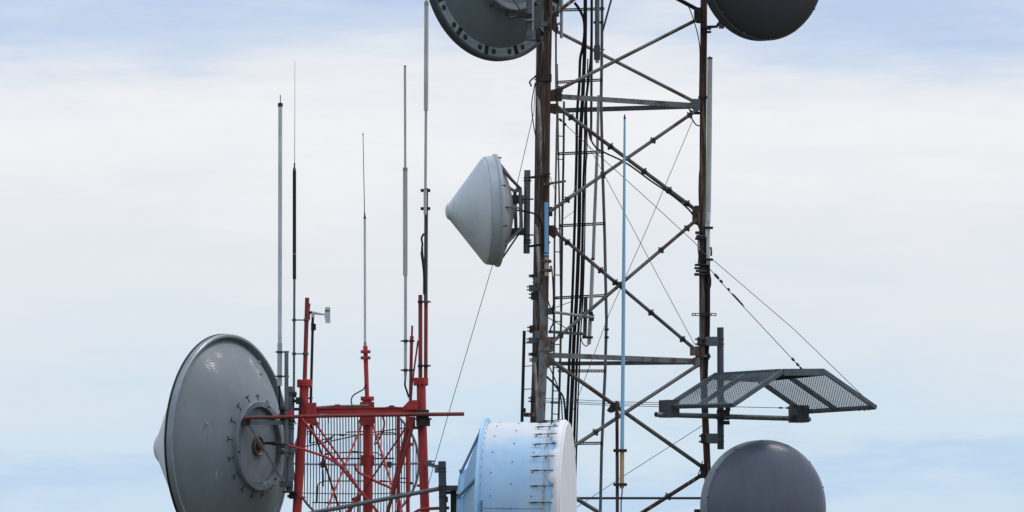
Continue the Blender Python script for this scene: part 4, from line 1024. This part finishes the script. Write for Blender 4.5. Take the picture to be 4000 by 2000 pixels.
# ------------------------------------------------------------------ big grey dish, lower left
def big_dish():
    O = at(882, 1745, -12.5); n = V((-.868, .496, .0)).normalized(); Rr = 1.565
    n0, u, h = frame_axes(n)
    t = thing("cone_dish_antenna", "large grey dish seen from behind at lower left, pale cone cover pointing left", "dish antenna", at(882, 2190, -12.5), DG)
    base = t.location
    scf = [(tuple(on(O, n, 1.27, R_(-31), .18) - base), .15, (16, 16, 34)), (tuple(on(O, n, 1.33, R_(-18), .14) - base), .10, (24, 24, 40)),
           (tuple(on(O, n, 1.12, R_(21), .27) - base), .13, (34, 34, 12)), (tuple(on(O, n, 1.25, R_(17), .2) - base), .11, (34, 34, 14)), (tuple(on(O, n, .9, R_(-118), .38) - base), .09, (30, 30, 8))]
    DISHG = mat("grey_dish_paint", (.185, .208, .22), .42, .0, (.165, .18, .192), .5, (1.4, 1.4, .9), (.4, .7), (.125, .13, .13), (.58, .78), (10, 10, .55), var=.06, scuffs=scf)
    bowl = [(r, -.02 - .575 * (1 - (r / (Rr * .955)) ** 2)) for r in [Rr * .955, 1.42, 1.34, 1.24, 1.12, 1.0, .88, .76, .64, .52]]
    MB().lathe(bowl, O, n, 128).build("reflector", DISHG, t)
    MB().lathe([(Rr * .952, .0), (Rr * .985, .02), (Rr, .01), (Rr * 1.002, -.085), (Rr * .992, -.10), (Rr * .975, -.10), (Rr * .968, -.05), (Rr * .955, -.03)], O, n, 128, True).build("rim", RIMG, t)
    MB().lathe([(Rr * .99, .022), (Rr * 1.006, .018), (Rr * 1.006, -.012), (Rr * .99, -.016)], O, n, 128, True).build("rim_seal", PLASTIC, t)
    prof = [(Rr * .985, .015), (Rr * .97, .03)]
    for r in (1.4, 1.2, 1.0, .8, .6, .4, .22): prof.append((r, .03 + (Rr * .97 - r) * .765))
    tip = prof[-1][1]
    for k in range(1, 6):
        g = k / 5 * math.pi / 2; prof.append((.22 * math.cos(g) if k < 5 else 0, tip + .10 * math.sin(g)))
    MB().lathe(prof, O, n, 96).build("radome", RADW, t)
    hr = MB().lathe([(.625, -.40), (.625, -.565), (.615, -.575), (.545, -.575), (.545, -.50)], O, n, 96).build("hub_ring", HUBG, t)
    hp = MB().lathe([(.548, -.515), (.3, -.52), (0, -.52)], O, n, 72).build("hub_plate", HUBG, t)
    MB().lathe([(.14, -.515), (.14, -.548), (.125, -.552), (.11, -.535), (0, -.535)], O, n, 40).build("feed_plate", BRASS, hp)
    MB().lathe([(.06, -.53), (.06, -.56), (.04, -.57), (0, -.57)], O, n, 24).build("feed_boss", IRON, hp)
    for k in range(16):
        A = R_(k * 22.5 + 6); m = MB(); p = on(O, n, .62, A, .50); q = on(O, n, .70, A, .47)
        td = (u * -math.sin(A) + h * math.cos(A))
        m.tube([p, q], .007, 6); m.tube([q - td * .022, q + td * .022], .007, 6)
        m.tube([q + td * .022, q + td * .035 + (q - O).normalized() * .03], .006, 6); m.tube([q - td * .022, q - td * .03 + (q - O).normalized() * .03], .006, 6)
        m.build("clip", IRON, hr)
    for A in (20, 140, 260):
        p = on(O, n, .585, R_(A), .576); MB().tube([p, p - n0 * .015], .014, 8).build("bolt", IRON, hr)
    # little lugs on the bowl
    for (rr_, A) in ((1.06, 285), (1.15, 26), (1.40, 30)):
        d_ = .02 + .575 * (1 - (rr_ / (Rr * .955)) ** 2); p = on(O, n, rr_, R_(A), d_)
        m = MB(); m.tube([p, p - n0 * .035], .016, 8)
        if A == 285: m.tube([p - n0 * .02, p - n0 * .02 + V((-.085, -.02, -.10))], .008, 6)
        m.build("lug", GALVL, t)
    # mount: arm from ring to post, diagonal, waveguide, tie rod
    ra_ = at(965, 1650, -13.15)
    m = MB(); m.pbox(951, 1636, 979, 1662, -13.16, .2); m.build("arm_block", DIRTR, t)
    m = MB(); m.bar(at(975, 1651, -13.2), at(1120, 1651, -13.1), .07, sz(16, -13)); m.build("mount_arm", HUBG, t)
    m = MB(); T(m, [(974, 1660, -13.3), (1040, 1768, -13.3), (1108, 1882, -13.2)], 9, -13.2, 12); m.build("diagonal_strut", GALV, t)
    m = MB(); T(m, [(1036, 1731, -13.0), (1060, 1731, -13.1), (1062, 1731, -13.1), (1082, 1733, -13.15), (1084, 1733, -13.15), (1132, 1740, -13.2)], [11, 11, 16, 16, 11, 9], -13.1, 12); m.build("waveguide", PLASTIC, t)
    m = MB(); T(m, [(1034, 1888, -13.0), (1140, 1891, -13.15)], 5, -13.1, 8); m.build("tie_rod", GALVL, t)
    m = MB(); m.pbox(1030, 1879, 1042, 1897, -13.02, .06); m.build("tie_rod_lug", GALVL, t)
big_dish()
# posts that carry it
pp = thing("mounting_pipe", "thick grey post with stacked clamps between the large grey dish and the red leg", "pipe", at(1135, 1925, -13.05))
m = MB(); m.hollow(at(1131, 1922, -13.05), at(1138, 1510, -13.05), sz(27, -13) / 2); m.build("pipe", GALV, pp)
for y in (1535, 1544, 1645, 1660, 1674, 1735, 1772, 1895): 
    m = MB(); ring(m, 1138 - (y - 1510) * .017, y, -13.05, 31, 3.5); m.build("u_bolt", IRON, pp)
m = MB(); m.pbox(1092, 1880, 1144, 1902, -13.1, .2); m.build("bracket", GALVD, pp)
m = MB(); m.pbox(1103, 1919, 1158, 1925, -13.1, .24); m.pbox(1130, 1925, 1160, 1948, -13.0, .2); m.tube([at(1122, 1938, -13.05), at(1135, 1938, -13.05)], .02, 8); m.build("foot_bracket", IRON, pp)
m = MB(); m.pbox(1156, 1553, 1182, 1578, -13.08, .16); m.tube([at(1144, 1566, -13.1), at(1160, 1566, -13.1)], .022, 8); m.build("leg_clamp", PLASTIC, pp)
m = MB(); m.pbox(1121, 1603, 1146, 1624, -13.12, .2); m.build("bracket", RED, pp)
m = MB(); T(m, [(1134, 1599), (1175, 1598)], 12, -13.0); m.build("stub", GALVD, pp)
p2 = thing("mounting_pipe", "slimmer grey pipe left of the thick post, holding the leftmost white antenna", "pipe", at(1118, 1785, -13.2))
m = MB(); m.hollow(at(1119, 1786, -13.22), at(1119, 1371, -13.22), sz(16, -13) / 2); m.build("pipe", GALV, p2)
for (x0, y0, x1, y1) in ((1096, 1590, 1110, 1602), (1092, 1612, 1112, 1634), (1096, 1738, 1112, 1750), (1094, 1758, 1108, 1776)):
    m = MB(); m.pbox(x0, y0, x1, y1, -13.15, .16); m.tube([at(x0 - 8, (y0 + y1) / 2, -13.2), at(x1 + 16, (y0 + y1) / 2, -13.2)], .012, 6); m.build("clamp", IRON, p2)
for y in (1602, 1622, 1738, 1770):
    m = MB(); ring(m, 1119, y, -13.22, 19, 3.5); m.build("u_bolt", IRON, p2)
m = MB(); T(m, [(1126, 1739, -13.35), (1200, 1760, -13.3), (1277, 1786, -13.25), (1345, 1829, -13.2), (1352, 1834, -13.2)], 10, -13.2, 12); o = m.build("steadying_pipe", RED)
tag(o, "slanting red steadying pipe running from the grey posts to the crossing red brace", "pipe")
m = MB(); ring(m, 1350, 1834, -13.2, 15, 12); m.build("clamp", GALVL, o)

# ------------------------------------------------------------------ blue drum dish and its post
def drum_dish():
    a = R_(5.6); n = V((math.cos(a), -math.sin(a), -.012)).normalized()
    Y = -13.3
    O = at(2218, 2022, Y); k = 1 / 279.5; Rr = 375 * sz(1, Y); U = sz(1, Y)
    n0, u, h = frame_axes(n)
    t = thing("drum_dish_antenna", "pale blue drum shaped dish with white cloth face at the bottom edge", "dish antenna", at(2050, 2400, Y), DG)
    sh0, sh1 = 40 * U, 318 * U
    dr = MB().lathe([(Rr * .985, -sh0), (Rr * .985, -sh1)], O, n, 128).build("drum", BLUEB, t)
    # white cloth face with a scalloped hem
    MB().lathe([(Rr * 1.0, -4 * U), (Rr * .99, 2 * U), (Rr * .8, 4 * U), (Rr * .4, 5 * U), (0, 5 * U)], O, n, 128).build("radome", CLOTH, t)
    hem = MB(); N_ = 230; rnd = random.Random(3); b = len(hem.v); val = 0
    for i in range(N_):
        A = 2 * math.pi * i / N_
        if i % rnd.choice((2, 3, 3, 4)) == 0: val = rnd.choice((24, 29, 33, 38, 43, 48))
        L = (val + rnd.uniform(-1.5, 1.5)) * U
        rw = Rr * (1.012 + (.008 if i % 2 else 0))
        for (rr_, d) in ((Rr * 1.002, 4 * U), (rw, 12 * U), (Rr * (1.008 + rnd.uniform(0, .008)), L)):
            hem.v.append(on(O, n, rr_, A, d))
    for i in range(N_):
        j = (i + 1) % N_
        for q in range(2): hem.f.append((b + i * 3 + q, b + j * 3 + q, b + j * 3 + q + 1, b + i * 3 + q + 1))
    ho = hem.build("hem", CLOTH, t); sol = ho.modifiers.new("thick", 'SOLIDIFY'); sol.thickness = .006
    for x in range(1): pass
    # rust streaked seam strip beside the hem
    MB().lathe([(Rr * .988, -58 * U), (Rr * .9885, -59 * U), (Rr * .9885, -67 * U), (Rr * .988, -68 * U)], O, n, 128).build("seam_strip", ORANGE, t)
    MB().lathe([(Rr * .983, -54 * U), (Rr * .990, -54 * U), (Rr * .992, -6 * U), (Rr * .983, -6 * U)], O, n, 128, True).build("front_ring", BLUE, t)
    # rear flange
    MB().lathe([(Rr * .985, -sh1 + 2 * U), (Rr * 1.035, -sh1 + 2 * U), (Rr * 1.035, -sh1 - 11 * U), (Rr * .97, -sh1 - 11 * U)], O, n, 128, True).build("rear_flange", BLUE, t)
    MB().lathe([(Rr * .97, -sh1 - 6 * U)] + [(Rr * r, -sh1 - 6 * U - 78 * U * (1 - ((r - .42) / .55) ** 1.25 if r > .42 else 1)) for r in (.95, .9, .8, .7, .6, .5, .43)], O, n, 96).build("reflector", BLUE, t)
    MB().lathe([(Rr * .50, -sh1 - 66 * U), (Rr * .50, -sh1 - 92 * U), (Rr * .47, -sh1 - 102 * U), (Rr * .3, -sh1 - 108 * U), (0, -sh1 - 110 * U)], O, n, 80).build("hub", BLUE, t)
    # struts from hub to flange
    for A in (-24, 24, -68, 68, 120, 180, 240):
        p = on(O, n, Rr * .49, R_(A), sh1 + 97 * U); q = on(O, n, Rr * .985, R_(A), sh1 + 9 * U)
        s = MB().tube([p, q], 5.5 * U, 12).build("strut", BLUES, t)
        m = MB(); m.tube([p - (p - O).normalized() * .01, p + u * .05], .022, 8); m.build("strut_bolt", IRON, s)
        m = MB(); m.tube([q - (q - p).normalized() * .04, q], 8 * U, 8); m.build("strut_end", BLUES, s)
    # hook bolts that draw the cloth tight
    for i in range(36):
        A = R_(i * 10 + 3); p = on(O, n, Rr * 1.004, A, 118 * U); q = on(O, n, Rr * 1.012, A, 62 * U); r = on(O, n, Rr * 1.018, A, 28 * U)
        m = MB(); m.tube([p, q, r], 1.7 * U, 6); m.tube([p.lerp(q, .28), p.lerp(q, .58)], 3.0 * U, 6)
        m.tube([on(O, n, Rr * .985, A, 60 * U), q], 2 * U, 6); m.tube([on(O, n, Rr * .985, A, 106 * U), p.lerp(q, .2)], 2 * U, 6); m.build("hook_bolt", IRON, t)
    # rivets on the drum
    mm = MB()
    for i in range(24):
        A = R_(i * 15 + 4)
        for (d, sh) in ((270, 0), (190, 7.5), (110, 0)):
            p = on(O, n, Rr * .985, A + R_(sh), d * U); o_ = (p - O) - n0 * (p - O).dot(n0); o_ = o_.normalized()
            mm.tube([p, p + o_ * .012], 2.2 * U, 6)
    mm.build("rivets", IRON, dr)
    mm = MB()
    for i in range(60):
        p = on(O, n, Rr * .986, R_(i * 6), 308 * U); o_ = ((p - O) - n0 * (p - O).dot(n0)).normalized(); mm.tube([p, p + o_ * .010], 1.5 * U, 6)
    mm.build("flange_bolts", GALVD, dr)
    # lengthwise joint of the drum sheet on the near side, with a small bolted strap
    A = R_(87)
    for sgn in (1, -1):
        pass
    side = 1 if on(O, n, 1, R_(90), 0).y < O.y else -1
    Aj = side * R_(86.5)
    p, q = on(O, n, Rr * .9865, Aj, sh1 - 6 * U), on(O, n, Rr * .9865, Aj, 60 * U)
    m = MB(); m.bar(p, q, .006, 3 * U, V((0, 0, 1))); m.build("sheet_joint", BLUES, dr)
    m = MB(); p = on(O, n, Rr * .988, Aj + R_(1.2) * -side, 302 * U); m.box(p, n0 * 4.5 * U, u * 22 * U, h * .006); m.build("joint_strap", BLUES, dr)
    mm = MB()
    for i in range(5):
        q = p + u * (i - 2) * 8.5 * U - h * (side * -1) * .0; o_ = V((0, -1, 0)); mm.tube([q, q + o_ * .02], 2 * U, 6)
    mm.build("strap_bolts", IRON, dr)
    # clamp to the post
    m = MB(); m.pbox(1738, 1897, 1792, 1917, -13.4, .2); q = at(1766, 1907, -13.5); m.tube([q, q - V((0, .03, 0))], .035, 10); m.build("mount_clamp", GALVD, t)
    m = MB(); m.pbox(1760, 1917, 1784, 2120, -13.35, .14); m.build("mount_bar", IRON, t)
    m = MB(); m.pbox(1736, 1919, 1760, 1930, -13.4, .1); m.pbox(1742, 1940, 1750, 1962, -13.4, .06); m.build("mount_hook", PLASTIC, t)
drum_dish()
dp = thing("mounting_pipe", "dark grey square topped post between the red tower and the blue drum dish", "pipe", at(1727, 2300, -13.5))
m = MB(); m.hollow(at(1734, 2200, -13.5), at(1727, 1802, -13.5), sz(30, -13) / 2); m.build("pipe", GALVD, dp)
for y in (1829, 1843, 1898, 1942):
    m = MB(); ring(m, 1727 + (y - 1802) * .017, y, -13.5, 34, 3.5); m.build("u_bolt", IRON, dp)
m = MB(); m.pbox(1660, 1799, 1686, 1821, -13.1, .2); m.pbox(1684, 1816, 1712, 1825, -13.4, .16); m.pbox(1698, 1824, 1716, 1846, -13.4, .18)
m.tube([at(1684, 1802, -13.22), at(1698, 1802, -13.22)], .012, 6); m.tube([at(1684, 1812, -13.22), at(1698, 1812, -13.22)], .012, 6); m.build("leg_bracket", GALV, dp)
m = MB(); T(m, [(1180, 2014, -13.3), (1239, 2000, -13.3), (1714, 1909, -13.62), (1722, 1907, -13.62)], 17, -13.4, 16); o = m.build("steadying_pipe", GALV)
tag(o, "long grey slanting pipe across the foot of the red tower up to the dark post", "pipe")
m = MB(); m.pbox(1712, 1897, 1732, 1918, -13.65, .1); m.build("end_clamp", IRON, o)
